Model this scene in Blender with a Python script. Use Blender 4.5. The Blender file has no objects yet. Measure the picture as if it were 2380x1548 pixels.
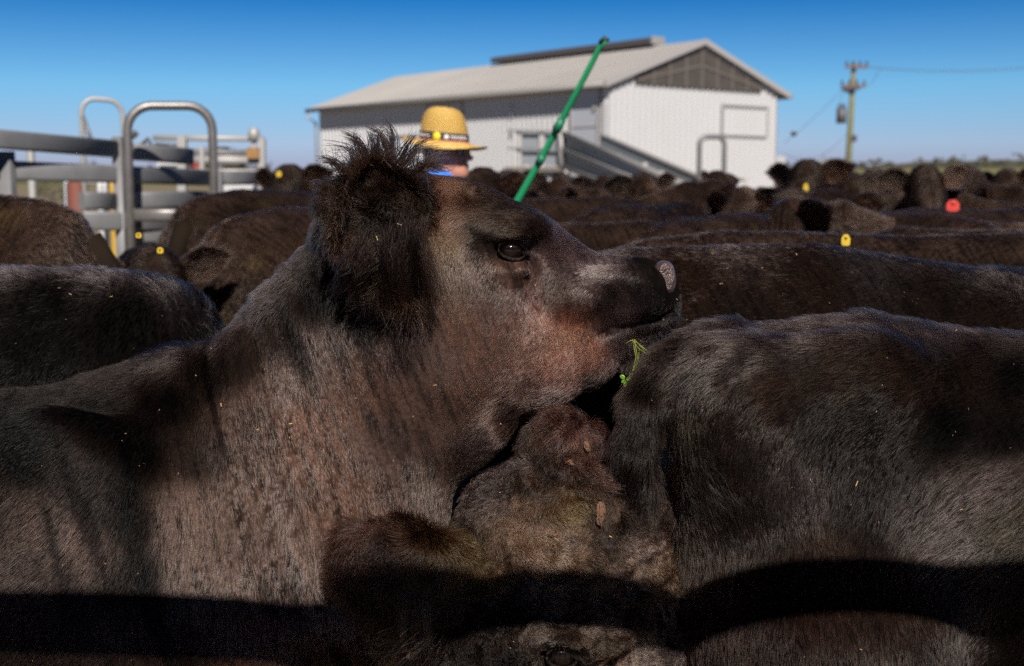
import bpy, math, random
import numpy as np
from mathutils import Vector, Matrix
from mathutils.bvhtree import BVHTree
random.seed(7)
RNG = np.random.default_rng(11)
S = bpy.context.scene
COL = S.collection
# ------------------------------------------------------------------ camera, sky, sun, exposure
CZ = 1.48                       # eye height of the photographer
PITCH = math.radians(6.93)
FPX = 2873.0                    # focal length in units of a 2380 px wide frame
cam_d = bpy.data.cameras.new('camera'); cam = bpy.data.objects.new('camera', cam_d); COL.objects.link(cam)
cam.location = (0, 0, CZ); cam.rotation_euler = (math.pi/2 - PITCH, 0, 0)
cam_d.sensor_width = 36; cam_d.lens = 36*FPX/2380
cam_d.clip_start = 0.05; cam_d.clip_end = 9000
cam_d.dof.use_dof = True; cam_d.dof.focus_distance = 1.82; cam_d.dof.aperture_fstop = 5.0
S.camera = cam
SUN_AZ = math.radians(8)       # to the right of straight behind the camera
SUN_EL = math.radians(40)
w = bpy.data.worlds.new('World'); S.world = w; w.use_nodes = True
nt = w.node_tree; nt.nodes.clear()
sky = nt.nodes.new('ShaderNodeTexSky'); sky.sky_type = 'NISHITA'; sky.sun_disc = False
sky.sun_elevation = SUN_EL; sky.sun_rotation = math.pi - SUN_AZ
sky.altitude = 900; sky.air_density = 1.0; sky.dust_density = 0.6; sky.ozone_density = 3.0
tcw = nt.nodes.new('ShaderNodeTexCoord'); sxz = nt.nodes.new('ShaderNodeSeparateXYZ'); nt.links.new(tcw.outputs['Generated'], sxz.inputs[0])
hz = nt.nodes.new('ShaderNodeValToRGB'); cr_ = hz.color_ramp; nt.links.new(sxz.outputs['Z'], hz.inputs[0])      # deep blue sky over a dusty lilac horizon, darkened overhead to cut fill light
cr_.elements[0].position = 0.0; cr_.elements[0].color = (.70, .66, 1.22, 1)
cr_.elements[1].position = .6; cr_.elements[1].color = (.05, .08, .13, 1)
for p_, c_ in ((.03, (.86, 1.0, 1.5, 1)), (.075, (.60, 1.12, 1.55, 1)), (.15, (.03, .52, 1.1, 1)), (.24, (.05, .20, .42, 1)), (.32, (.05, .11, .2, 1))): e_ = cr_.elements.new(p_); e_.color = c_
mxs = nt.nodes.new('ShaderNodeMix'); mxs.data_type = 'RGBA'; mxs.blend_type = 'MULTIPLY'; mxs.inputs[0].default_value = 1
bg = nt.nodes.new('ShaderNodeBackground'); bg.inputs['Strength'].default_value = 0.05
wo = nt.nodes.new('ShaderNodeOutputWorld')
nt.links.new(sky.outputs[0], mxs.inputs[6]); nt.links.new(hz.outputs[0], mxs.inputs[7]); nt.links.new(mxs.outputs[2], bg.inputs['Color'])
nt.links.new(bg.outputs[0], wo.inputs['Surface'])
sd = bpy.data.lights.new('sun', 'SUN'); sd.energy = 5.0; sd.angle = math.radians(0.53); sd.color = (1, .93, .84)
sun = bpy.data.objects.new('sun', sd); COL.objects.link(sun)
SUNV = Vector((math.sin(SUN_AZ)*math.cos(SUN_EL), -math.cos(SUN_AZ)*math.cos(SUN_EL), math.sin(SUN_EL)))
sun.rotation_euler = SUNV.to_track_quat('Z', 'Y').to_euler()
sun.location = SUNV*20
S.view_settings.view_transform = 'Standard'; S.view_settings.look = 'None'
S.view_settings.exposure = 0.3; S.view_settings.gamma = 1.0
S.render.engine = 'CYCLES'
S.cycles.use_denoising = False; S.cycles.sample_clamp_indirect = 3; S.cycles.sample_clamp_direct = 12; S.cycles.max_bounces = 6; S.cycles.transparent_max_bounces = 8

# ------------------------------------------------------------------ helpers
def P(px, py, Y):
    """the world point at depth Y that is seen at (px, py) of a 2380 x 1548 frame"""
    a = (px-1190)/FPX; b = (774-py)/FPX
    dy = math.cos(PITCH)+b*math.sin(PITCH); dz = -math.sin(PITCH)+b*math.cos(PITCH)
    t = Y/dy
    return np.array([a*t, Y, CZ+dz*t])
def R(r, Y): return r*Y/FPX

def link(o, parent=None):
    COL.objects.link(o)
    if parent: o.parent = parent
    return o
def tag(o, label=None, cat=None, group=None, kind=None):
    if label: o['label'] = label
    if cat: o['category'] = cat
    if group: o['group'] = group
    if kind: o['kind'] = kind
    return o
def empty(name, loc=(0, 0, 0), rz=0, **k):
    o = bpy.data.objects.new(name, None); o.empty_display_size = .1
    o.location = loc; o.rotation_euler = (0, 0, rz); link(o); return tag(o, **k)
def mesh_np(name, V, F, mat=None, parent=None, smooth=True):
    V = np.asarray(V, dtype=np.float32); F = np.asarray(F, dtype=np.int32)
    me = bpy.data.meshes.new(name)
    k = F.shape[1]
    me.vertices.add(len(V)); me.vertices.foreach_set('co', V.ravel())
    me.loops.add(F.size); me.loops.foreach_set('vertex_index', F.ravel())
    me.polygons.add(len(F)); me.polygons.foreach_set('loop_start', np.arange(0, F.size, k, dtype=np.int32))
    me.polygons.foreach_set('loop_total', np.full(len(F), k, dtype=np.int32))
    me.update(calc_edges=True); me.validate()
    if smooth: me.polygons.foreach_set('use_smooth', np.ones(len(me.polygons), dtype=bool))
    if mat: me.materials.append(mat)
    o = bpy.data.objects.new(name, me); return link(o, parent)

class MB:
    """collects boxes, tubes, lathes and prisms; build() links them as one mesh object"""
    def __init__(s): s.v = []; s.f = []; s.sm = []
    def add(s, vs, fs, smooth=False):
        b = len(s.v); s.v += [tuple(map(float, v)) for v in vs]; s.f += [tuple(b+i for i in f) for f in fs]; s.sm += [smooth]*len(fs); return s
    def box(s, c, size, rz=0, M=None, bev=0):
        x, y, z = [q/2 for q in size]
        pts = [Vector((a, b, d)) for a in (-x, x) for b in (-y, y) for d in (-z, z)]
        Rm = M if M is not None else Matrix.Rotation(rz, 3, 'Z')
        pts = [Rm @ p + Vector(c) for p in pts]
        return s.add(pts, [(0, 1, 3, 2), (4, 6, 7, 5), (0, 4, 5, 1), (2, 3, 7, 6), (0, 2, 6, 4), (1, 5, 7, 3)])
    def bar(s, a, b, wd, ht, up=(0, 0, 1), cr=0):
        """box beam from a to b, wd across, ht along up; cr rounds its long edges"""
        a = Vector(a); b = Vector(b); d = (b-a).normalized(); u = Vector(up)
        side = d.cross(u).normalized(); u = side.cross(d).normalized()
        if cr:
            ring = []
            for (sx, sz, a0) in ((1, 1, 0), (-1, 1, 90), (-1, -1, 180), (1, -1, 270)):
                for k in range(4):
                    t = math.radians(a0+k*30); ring.append(((wd/2-cr)*sx+cr*math.cos(t), (ht/2-cr)*sz+cr*math.sin(t)))
        else: ring = [(wd/2, ht/2), (-wd/2, ht/2), (-wd/2, -ht/2), (wd/2, -ht/2)]
        n = len(ring)
        vs = [a+side*x+u*z for x, z in ring]+[b+side*x+u*z for x, z in ring]
        fs = [(i, (i+1) % n, n+(i+1) % n, n+i) for i in range(n)]
        s.add(vs, fs, bool(cr)); b0 = len(s.v)-len(vs); s.f += [tuple(b0+i for i in range(n))[::-1], tuple(b0+i for i in range(n, 2*n))]; s.sm += [False, False]; return s
    def tube(s, pts, r, n=8, cap=True):
        pts = [Vector(p) for p in pts]; rs = r if isinstance(r, (list, tuple)) else [r]*len(pts)
        vs = []; fs = []; pu = None
        for i, p in enumerate(pts):
            d = (pts[min(i+1, len(pts)-1)]-pts[max(i-1, 0)]).normalized()
            if pu is None: pu = d.orthogonal().normalized()
            u = (pu-d*pu.dot(d)).normalized(); pu = u; v = d.cross(u)
            for k in range(n):
                t = 2*math.pi*k/n; vs.append(p+(u*math.cos(t)+v*math.sin(t))*rs[i])
        for i in range(len(pts)-1):
            for k in range(n):
                fs.append((i*n+k, i*n+(k+1) % n, (i+1)*n+(k+1) % n, (i+1)*n+k))
        s.add(vs, fs, True); b0 = len(s.v)-len(vs)
        if cap: s.f += [tuple(b0+i for i in range(n))[::-1], tuple(b0+i for i in range((len(pts)-1)*n, len(pts)*n))]; s.sm += [False, False]
        return s
    def lathe(s, prof, c=(0, 0, 0), n=20, warp=None):
        vs = []; fs = []
        for (r, z) in prof:
            for k in range(n):
                t = 2*math.pi*k/n; p = Vector((r*math.cos(t), r*math.sin(t), z))
                if warp: p = warp(p)
                vs.append(p+Vector(c))
        for i in range(len(prof)-1):
            for k in range(n): fs.append((i*n+k, i*n+(k+1) % n, (i+1)*n+(k+1) % n, (i+1)*n+k))
        return s.add(vs, fs, True)
    def prism(s, poly, d):
        """closed polygon (3-D points) pushed along vector d"""
        n = len(poly); d = Vector(d); vs = [Vector(p) for p in poly]+[Vector(p)+d for p in poly]
        return s.add(vs, [tuple(range(n))[::-1], tuple(range(n, 2*n))]+[(i, (i+1) % n, n+(i+1) % n, n+i) for i in range(n)])
    def build(s, name, mat, parent=None, M=None):
        me = bpy.data.meshes.new(name)
        vs = [M @ Vector(v) for v in s.v] if M is not None else s.v
        me.from_pydata([tuple(v) for v in vs], [], s.f); me.update()
        me.polygons.foreach_set('use_smooth', s.sm)
        if mat: me.materials.append(mat)
        o = bpy.data.objects.new(name, me)
        return link(o, parent)

# ------------------------------------------------------------------ materials
def mat(name, col, rough=.6, metal=0, spec=.5, bump=None, var=None, coat=0, emit=None):
    m = bpy.data.materials.new(name); m.use_nodes = True; n = m.node_tree.nodes; l = m.node_tree.links
    b = n['Principled BSDF']; b.inputs['Base Color'].default_value = (*col, 1)
    b.inputs['Roughness'].default_value = rough; b.inputs['Metallic'].default_value = metal
    b.inputs['Specular IOR Level'].default_value = spec; b.inputs['Coat Weight'].default_value = coat
    tc = n.new('ShaderNodeTexCoord')
    if var:   # (scale, other colour, amount)
        tx = n.new('ShaderNodeTexNoise'); tx.inputs['Scale'].default_value = var[0]; tx.inputs['Detail'].default_value = 6
        rp = n.new('ShaderNodeValToRGB'); rp.color_ramp.elements[0].position = .5-var[2]; rp.color_ramp.elements[1].position = .5+var[2]
        rp.color_ramp.elements[0].color = (*col, 1); rp.color_ramp.elements[1].color = (*var[1], 1)
        l.new(tc.outputs['Object'], tx.inputs['Vector']); l.new(tx.outputs[0], rp.inputs[0]); l.new(rp.outputs[0], b.inputs['Base Color'])
    if bump:  # (scale, strength)
        tx = n.new('ShaderNodeTexNoise'); tx.inputs['Scale'].default_value = bump[0]; tx.inputs['Detail'].default_value = 5
        bp = n.new('ShaderNodeBump'); bp.inputs['Strength'].default_value = bump[1]; bp.inputs['Distance'].default_value = .02
        l.new(tc.outputs['Object'], tx.inputs['Vector']); l.new(tx.outputs[0], bp.inputs['Height']); l.new(bp.outputs[0], b.inputs['Normal'])
    return m
def hair_mat(name, rnd=.35, rough=.24, radial=.35, tone=None):
    m = bpy.data.materials.new(name); m.use_nodes = True; n = m.node_tree.nodes; l = m.node_tree.links
    n.remove(n['Principled BSDF']); out = n['Material Output']
    h = n.new('ShaderNodeBsdfHairPrincipled'); h.parametrization = 'COLOR'
    h.inputs['Roughness'].default_value = rough; h.inputs['Radial Roughness'].default_value = radial
    h.inputs['Random Roughness'].default_value = .3; h.inputs['IOR'].default_value = 1.42
    at = n.new('ShaderNodeAttribute'); at.attribute_name = 'col'
    if tone:
        h.inputs['IOR'].default_value = 1.3; oi = n.new('ShaderNodeObjectInfo'); rp = n.new('ShaderNodeValToRGB')
        rp.color_ramp.elements[0].color = (*tone[0], 1); rp.color_ramp.elements[1].color = (*tone[1], 1)
        mx = n.new('ShaderNodeMix'); mx.data_type = 'RGBA'; mx.blend_type = 'MULTIPLY'; mx.inputs[0].default_value = 1
        l.new(oi.outputs['Random'], rp.inputs[0]); l.new(at.outputs['Color'], mx.inputs[6]); l.new(rp.outputs[0], mx.inputs[7])
        l.new(mx.outputs[2], h.inputs['Color'])
    else:
        l.new(at.outputs['Color'], h.inputs['Color'])   # dark hair shines less than pale, which deepens the painted shade
        bw = n.new('ShaderNodeRGBToBW'); mr = n.new('ShaderNodeMapRange'); mr.inputs[1].default_value = .003; mr.inputs[2].default_value = .05; mr.inputs[3].default_value = 1.24; mr.inputs[4].default_value = 1.40
        l.new(at.outputs['Color'], bw.inputs[0]); l.new(bw.outputs[0], mr.inputs[0]); l.new(mr.outputs[0], h.inputs['IOR'])
    l.new(h.outputs[0], out.inputs['Surface'])
    return m
M_HAIR = hair_mat('cattle_hair')
M_HAIRB = hair_mat('herd_hair', tone=((.7, .65, .62), (2.3, 1.75, 1.5)))
def hide_mat(name):
    m = bpy.data.materials.new(name); m.use_nodes = True; n = m.node_tree.nodes; l = m.node_tree.links; b = n['Principled BSDF']
    b.inputs['Roughness'].default_value = .9; b.inputs['Specular IOR Level'].default_value = .05
    at = n.new('ShaderNodeAttribute'); at.attribute_name = 'col'; tc = n.new('ShaderNodeTexCoord'); tx = n.new('ShaderNodeTexNoise'); tx.inputs['Scale'].default_value = 160; tx.inputs['Detail'].default_value = 3
    rp = n.new('ShaderNodeMapRange'); rp.inputs[1].default_value = .35; rp.inputs[2].default_value = .65; rp.inputs[3].default_value = .6; rp.inputs[4].default_value = 1.15
    mx = n.new('ShaderNodeMix'); mx.data_type = 'RGBA'; mx.blend_type = 'MULTIPLY'; mx.inputs[0].default_value = 1
    l.new(tc.outputs['Object'], tx.inputs['Vector']); l.new(tx.outputs[0], rp.inputs[0]); l.new(at.outputs['Color'], mx.inputs[6]); l.new(rp.outputs[0], mx.inputs[7]); ma = n.new('ShaderNodeMapping'); ma.inputs['Rotation'].default_value = (0, math.radians(19), 0); mb = n.new('ShaderNodeMapping'); mb.inputs['Scale'].default_value = (105, 14, 15)
    t2 = n.new('ShaderNodeTexNoise'); t2.inputs['Scale'].default_value = 1; t2.inputs['Detail'].default_value = 4; r2 = n.new('ShaderNodeMapRange'); r2.inputs[1].default_value = .44; r2.inputs[2].default_value = .64; r2.inputs[3].default_value = 1.1; r2.inputs[4].default_value = .32
    m2 = n.new('ShaderNodeMix'); m2.data_type = 'RGBA'; m2.blend_type = 'MULTIPLY'; m2.inputs[0].default_value = 1
    l.new(tc.outputs['Object'], ma.inputs[0]); l.new(ma.outputs[0], mb.inputs[0]); l.new(mb.outputs[0], t2.inputs['Vector']); l.new(t2.outputs[0], r2.inputs[0]); l.new(mx.outputs[2], m2.inputs[6]); l.new(r2.outputs[0], m2.inputs[7]); l.new(m2.outputs[2], b.inputs['Base Color'])
    return m
M_HIDE = hide_mat('short_undercoat')
def paint(o, V, F, field, k=.30):
    c = field(V, vnormals(V, F))[3]*k; a = o.data.attributes.new('col', 'FLOAT_COLOR', 'POINT')
    a.data.foreach_set('color', np.concatenate([np.clip(c, .0015, .9), np.ones((len(V), 1))], 1).astype(np.float32).ravel()); o.data.materials.clear(); o.data.materials.append(M_HIDE)
M_SKIN = mat('cattle_skin', (.010, .006, .0045), .9, spec=.05, var=(9, (.018, .011, .008), .2))
M_SKINB = mat('herd_skin', (.010, .0065, .005), .85, spec=.08, var=(6, (.02, .013, .008), .25))
M_EYE = mat('wet_eye', (.008, .004, .003), .08, spec=.4, coat=.15)
M_LID = mat('eyelid', (.007, .0045, .004), .6, spec=.2, bump=(220, .5), var=(60, (.02, .011, .01), .2))
M_NOSE = mat('wet_nose', (.125, .085, .085), .25, spec=.6, bump=(160, .6), var=(45, (.07, .045, .04), .25), coat=.5)
M_HOOF = mat('hoof', (.03, .025, .02), .5)
M_STEEL = mat('galvanised_steel', (.20, .20, .21), .5, .2, var=(7, (.14, .14, .15), .3))
M_STEELP = mat('pale_galvanised_steel', (.44, .43, .425), .55, .3, var=(5, (.34, .33, .325), .3))
M_SHEET = mat('galvanised_sheet', (.19, .21, .235), .45, .2, var=(2, (.23, .25, .27), .3))
M_YTAG = mat('yellow_tag', (.68, .47, .02), .5, var=(60, (.5, .34, .03), .2))
M_RTAG = mat('red_tag', (.62, .04, .03), .5, var=(40, (.45, .04, .03), .2))

# ------------------------------------------------------------------ noise
def vnoise(Pt, seed=0):
    """value noise in -1..1 on an (n,3) array"""
    Pt = np.asarray(Pt, dtype=np.float64); i = np.floor(Pt).astype(np.int64); f = Pt-i; f = f*f*(3-2*f)
    def h(a):
        n = (a[:, 0]*73856093) ^ (a[:, 1]*19349663) ^ (a[:, 2]*83492791) ^ (seed*2654435761 & 0x7fffffff)
        n = (n ^ (n >> 13))*1274126177 & 0x7fffffff; n = (n ^ (n >> 11))*668265263 & 0x7fffffff
        return n/0x3fffffff-1.0
    r = 0
    for a in (0, 1):
        for b in (0, 1):
            for c in (0, 1):
                wgt = (f[:, 0] if a else 1-f[:, 0])*(f[:, 1] if b else 1-f[:, 1])*(f[:, 2] if c else 1-f[:, 2])
                r = r+wgt*h(i+np.array([a, b, c]))
    return r
def hash01(*ids):
    n = np.zeros_like(ids[0], dtype=np.int64)
    for k, a in enumerate(ids): n = n ^ (a.astype(np.int64)*(73856093, 19349663, 83492791, 2971215073)[k])
    n = (n ^ (n >> 13))*1274126177 & 0x7fffffff; n = (n ^ (n >> 11))*668265263 & 0x7fffffff
    return n/0x7fffffff
def norm(v): return v/np.maximum(np.linalg.norm(v, axis=-1, keepdims=True), 1e-9)

# ------------------------------------------------------------------ implicit bodies: round cones and ellipsoids, smoothly joined
class Blob:
    def __init__(s): s.p = []
    def cone(s, a, b, ra, rb, k=.04, sc=(1, 1, 1), op='+'):
        s.p.append(('c', np.array(a, float), np.array(b, float), ra, rb, k, np.array(sc, float), op)); return s
    def chain(s, pts, k=.04, sc=(1, 1, 1), op='+'):
        if not hasattr(sc, '__len__'): sc = (sc,)*3
        s.p.append(('m', [('c', np.array(a, float), np.array(b, float), ra, rb, k, np.array(sc, float), op) for (a, ra), (b, rb) in zip(pts[:-1], pts[1:])], None, None, None, k, None, op)); return s
    def ell(s, c, r, k=.04, rot=None, op='+'):
        r = np.array(r if hasattr(r, '__len__') else (r, r, r), float)
        s.p.append(('e', np.array(c, float), r, rot, 0, k, None, op)); return s
    @staticmethod
    def dist(q, X, Y, Z):
        if q[0] == 'm':
            d = Blob.dist(q[1][0], X, Y, Z)
            for e in q[1][1:]: d = Blob.comb(d, Blob.dist(e, X, Y, Z), .006, '+')
            return d
        if q[0] == 'c':
            a, b, ra, rb, sc = q[1], q[2], q[3], q[4], q[6]
            # axis-scaled about a
            ba = (b-a)/sc; px = (X-a[0])/sc[0]; py = (Y-a[1])/sc[1]; pz = (Z-a[2])/sc[2]
            L = max(float(ba@ba), 1e-12)
            h = np.clip((px*ba[0]+py*ba[1]+pz*ba[2])/L, 0, 1)
            d = np.sqrt((px-h*ba[0])**2+(py-h*ba[1])**2+(pz-h*ba[2])**2)-(ra+(rb-ra)*h)
            return d*sc.min()
        c, r, rot = q[1], q[2], q[3]
        px, py, pz = X-c[0], Y-c[1], Z-c[2]
        if rot is not None:
            m = np.array(rot)
            px, py, pz = px*m[0, 0]+py*m[1, 0]+pz*m[2, 0], px*m[0, 1]+py*m[1, 1]+pz*m[2, 1], px*m[0, 2]+py*m[1, 2]+pz*m[2, 2]
        k0 = np.sqrt((px/r[0])**2+(py/r[1])**2+(pz/r[2])**2)
        k1 = np.sqrt((px/r[0]**2)**2+(py/r[1]**2)**2+(pz/r[2]**2)**2)
        return k0*(k0-1)/np.maximum(k1, 1e-6)
    @staticmethod
    def comb(d, e, k, op):
        if op == '+':
            h = np.maximum(k-np.abs(d-e), 0)/k; return np.minimum(d, e)-h*h*k*.25
        h = np.maximum(k-np.abs(d+e), 0)/k; return np.maximum(d, -e)+h*h*k*.25
    def bounds(s, q):
        if q[0] == 'm':
            bb = [s.bounds(e) for e in q[1]]; return np.min([e[0] for e in bb], axis=0), np.max([e[1] for e in bb], axis=0)
        if q[0] == 'c':
            m = max(q[3], q[4])*q[6]; return np.minimum(q[1], q[2])-m, np.maximum(q[1], q[2])+m
        m = q[2] if q[3] is None else np.full(3, q[2].max()); return q[1]-m, q[1]+m
    def f(s, Pt):
        Pt = np.atleast_2d(Pt); d = np.full(len(Pt), 1.0)
        for q in s.p: d = s.comb(d, s.dist(q, Pt[:, 0], Pt[:, 1], Pt[:, 2]), q[5], q[7])
        return d
    def hit(s, px, py, Y0=.5, Y1=4, n=900):
        """first surface point seen at (px, py), with its normal"""
        ys = np.linspace(Y0, Y1, n); A = P(px, py, 1.0); C = np.array([0, 0, CZ]); pts = C+(A-C)*ys[:, None]
        d = s.f(pts); i = int(np.argmax(d < 0))
        if d[i] >= 0: return None, None
        y = ys[i-1]+(ys[i]-ys[i-1])*d[i-1]/(d[i-1]-d[i]); p = C+(A-C)*y
        e = .002; g = np.array([s.f(p+v)[0]-s.f(p-v)[0] for v in np.eye(3)*e])
        return p, g/np.linalg.norm(g)
    def mesh(s, h, fine=None, pad=.03):
        lo = np.min([s.bounds(q)[0] for q in s.p if q[7] == '+'], axis=0)-pad; hi = np.max([s.bounds(q)[1] for q in s.p if q[7] == '+'], axis=0)+pad
        ax = []
        for k in range(3):
            c = [lo[k]]; fr = (fine or {}).get(k, [])
            while c[-1] < hi[k]:
                st = h
                for (a, b, hf) in fr:
                    if a <= c[-1] <= b: st = min(st, hf)
                c.append(c[-1]+st)
            ax.append(np.array(c))
        gx, gy, gz = ax
        D = np.full((len(gx), len(gy), len(gz)), 1.0, dtype=np.float32)
        for q in s.p:
            a, b = s.bounds(q); m = q[5]+3*h
            sl = []
            for k in range(3):
                i0 = max(int(np.searchsorted(ax[k], a[k]-m))-1, 0); i1 = min(int(np.searchsorted(ax[k], b[k]+m))+1, len(ax[k])); sl.append(slice(i0, i1))
            X = gx[sl[0]][:, None, None]; Y = gy[sl[1]][None, :, None]; Z = gz[sl[2]][None, None, :]
            e = s.dist(q, X, Y, Z)
            D[sl[0], sl[1], sl[2]] = s.comb(D[sl[0], sl[1], sl[2]], e.astype(np.float32), q[5], q[7])
        ins = D < 0
        nx, ny, nz = D.shape
        acc = np.zeros((nx-1, ny-1, nz-1, 3), np.float32); cnt = np.zeros((nx-1, ny-1, nz-1), np.float32)
        crosses = []
        for k in range(3):
            A = [slice(None)]*3; B = [slice(None)]*3; A[k] = slice(0, -1); B[k] = slice(1, None)
            cr = ins[tuple(A)] != ins[tuple(B)]; I = np.argwhere(cr)
            J = I.copy(); J[:, k] += 1
            d0 = D[I[:, 0], I[:, 1], I[:, 2]]; d1 = D[J[:, 0], J[:, 1], J[:, 2]]; t = d0/(d0-d1)
            p0 = np.stack([gx[I[:, 0]], gy[I[:, 1]], gz[I[:, 2]]], 1); p1 = np.stack([gx[J[:, 0]], gy[J[:, 1]], gz[J[:, 2]]], 1)
            X = (p0+(p1-p0)*t[:, None]).astype(np.float32)
            o = [q for q in range(3) if q != k]
            for da in (0, 1):
                for db in (0, 1):
                    K = I.copy(); K[:, o[0]] -= da; K[:, o[1]] -= db
                    ok = (K >= 0).all(1) & (K[:, 0] < nx-1) & (K[:, 1] < ny-1) & (K[:, 2] < nz-1)
                    np.add.at(acc, (K[ok, 0], K[ok, 1], K[ok, 2]), X[ok]); np.add.at(cnt, (K[ok, 0], K[ok, 1], K[ok, 2]), 1)
            crosses.append((k, o, I, d0 < 0))
        act = cnt > 0; idx = np.full(cnt.shape, -1, np.int32); idx[act] = np.arange(act.sum(), dtype=np.int32)
        V = acc[act]/cnt[act][:, None]; F = []
        for k, o, I, neg in crosses:
            m = (I[:, o[0]] > 0) & (I[:, o[1]] > 0) & (I[:, o[0]] < cnt.shape[o[0]]) & (I[:, o[1]] < cnt.shape[o[1]]); I = I[m]; neg = neg[m]
            def g(a, b):
                K = I.copy(); K[:, o[0]] -= a; K[:, o[1]] -= b; return idx[K[:, 0], K[:, 1], K[:, 2]]
            q = np.stack([g(0, 0), g(1, 0), g(1, 1), g(0, 1)], 1)
            fl = neg if k != 1 else ~neg
            q[~fl] = q[~fl][:, ::-1]; F.append(q)
        return V.astype(np.float64), np.concatenate(F)

def vnormals(V, F):
    a, b, c, d = (V[F[:, k]] for k in range(4)); n = np.cross(c-a, d-b); N = np.zeros_like(V)
    for k in range(4): np.add.at(N, F[:, k], n)
    return norm(N)

# ------------------------------------------------------------------ coats: combed hair
def idw(Q, pts, vals, eps=.0004, p=2):
    """blend rows of vals, given at 2-D points pts, to the positions Q"""
    d = ((Q[:, None, :]-pts[None])**2).sum(-1)+eps; wg = 1/d**p; wg /= wg.sum(1, keepdims=True); return wg@vals

def grow(name, V, F, n, field, parent, m, seed=0, radius=.00045, npt=5, keep=None, weight=None, clump=(.007, .45), frizz=.12, curl=0, split=(9, .5), cvar=.28, tint=(1, 1, 1), grain=None):
    """n hairs on the quads F; field(P, N) -> direction (n,3), length, lift, colour"""
    rg = np.random.default_rng(seed+100)
    T = np.concatenate([F[:, [0, 1, 2]], F[:, [0, 2, 3]]]); a, b, c = V[T[:, 0]], V[T[:, 1]], V[T[:, 2]]
    cr = np.cross(b-a, c-a); ar = np.linalg.norm(cr, axis=1); ctr = (a+b+c)/3
    VN = vnormals(V, F)
    if keep is not None: ar = ar*keep(ctr, norm(cr))
    if weight is not None: ar = ar*weight(ctr)
    pr = ar/ar.sum(); ti = rg.choice(len(T), n, p=pr)
    u, v = rg.random(n), rg.random(n); fl = u+v > 1; u[fl], v[fl] = 1-u[fl], 1-v[fl]
    root = a[ti]+(b-a)[ti]*u[:, None]+(c-a)[ti]*v[:, None]
    N = norm(VN[T[ti, 0]]*(1-u-v)[:, None]+VN[T[ti, 1]]*u[:, None]+VN[T[ti, 2]]*v[:, None])
    d, L, lift, colr = field(root, N)
    # locks: mid-scale wander of the combing
    gr = root if grain is None else root@np.array(grain).T
    wv = np.stack([vnoise(gr*split[0]*4, seed+1), vnoise(gr*split[0]*4, seed+2), vnoise(gr*split[0]*4, seed+3)], 1)
    w2 = np.stack([vnoise(gr*split[0]*14, seed+4), vnoise(gr*split[0]*14, seed+5), vnoise(gr*split[0]*14, seed+6)], 1)
    d = norm(d)+wv*split[1]*.55+w2*split[1]*.45+rg.normal(0, frizz, (n, 3))
    d = norm(d-N*(d*N).sum(1, keepdims=True))
    L = L*(.65+.5*rg.random(n))*(1+.25*vnoise(root*60, seed+8)); lift = lift*(.6+.8*rg.random(n))
    pts = np.zeros((n, npt, 3)); p = root-N*.0008; pts[:, 0] = p
    side = np.cross(N, d); ph = vnoise(root*45, seed+9)*6
    for k in range(1, npt):
        s = k/(npt-1)
        dr = d+N*(lift*(1.25-1.1*s))[:, None]
        if curl: dr = dr+side*(curl*np.sin(ph+s*5))[:, None]+N*(curl*.6*np.cos(ph+s*5))[:, None]
        dr = norm(dr); p = p+dr*(L/(npt-1))[:, None]; pts[:, k] = p
    if clump[1] > 0:
        cs = clump[0]; q = gr/cs+wv*.6; ci = np.floor(q).astype(np.int64)
        ce = (ci+np.stack([hash01(ci[:, 0], ci[:, 1], ci[:, 2]+i*77) for i in range(3)], 1)-wv*.6)*cs
        if grain is not None: ce = ce@np.linalg.inv(np.array(grain)).T
        off = ce-root; off = off-N*(off*N).sum(1, keepdims=True)
        lm = np.linalg.norm(off, axis=1, keepdims=True); off *= np.minimum(1, clump[0]*1.3/np.maximum(lm, 1e-9))
        amt = clump[1]*(.5+.5*hash01(ci[:, 0]+5, ci[:, 1]+9, ci[:, 2]))
        for k in range(1, npt): pts[:, k] += off*(amt*(k/(npt-1))**1.3)[:, None]
        colr = colr*(1-cvar+2*cvar*hash01(ci[:, 0]+3, ci[:, 1], ci[:, 2]+1))[:, None]
    colr = colr*(.6+.8*rg.random(n))[:, None]*np.array(tint)
    return curves(name, pts, np.tile(radius*np.linspace(1, .25, npt), (n, 1))*(.7+.6*rg.random(n))[:, None], colr, parent, m)
def curves(name, pts, rad, colr, parent, m):
    n, npt = pts.shape[:2]
    hc = bpy.data.hair_curves.new(name); hc.add_curves([npt]*n)
    if 'radius' not in hc.attributes: hc.attributes.new('radius', 'FLOAT', 'POINT')
    ca = hc.attributes.new('col', 'FLOAT_COLOR', 'CURVE')
    hc.attributes['position'].data.foreach_set('vector', pts.astype(np.float32).ravel())
    hc.attributes['radius'].data.foreach_set('value', rad.astype(np.float32).ravel())
    hc.attributes['col'].data.foreach_set('color', np.concatenate([np.clip(colr, .0015, .9), np.ones((n, 1))], 1).astype(np.float32).ravel())
    hc.materials.append(m)
    o = bpy.data.objects.new(name, hc); return link(o, parent)

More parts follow.
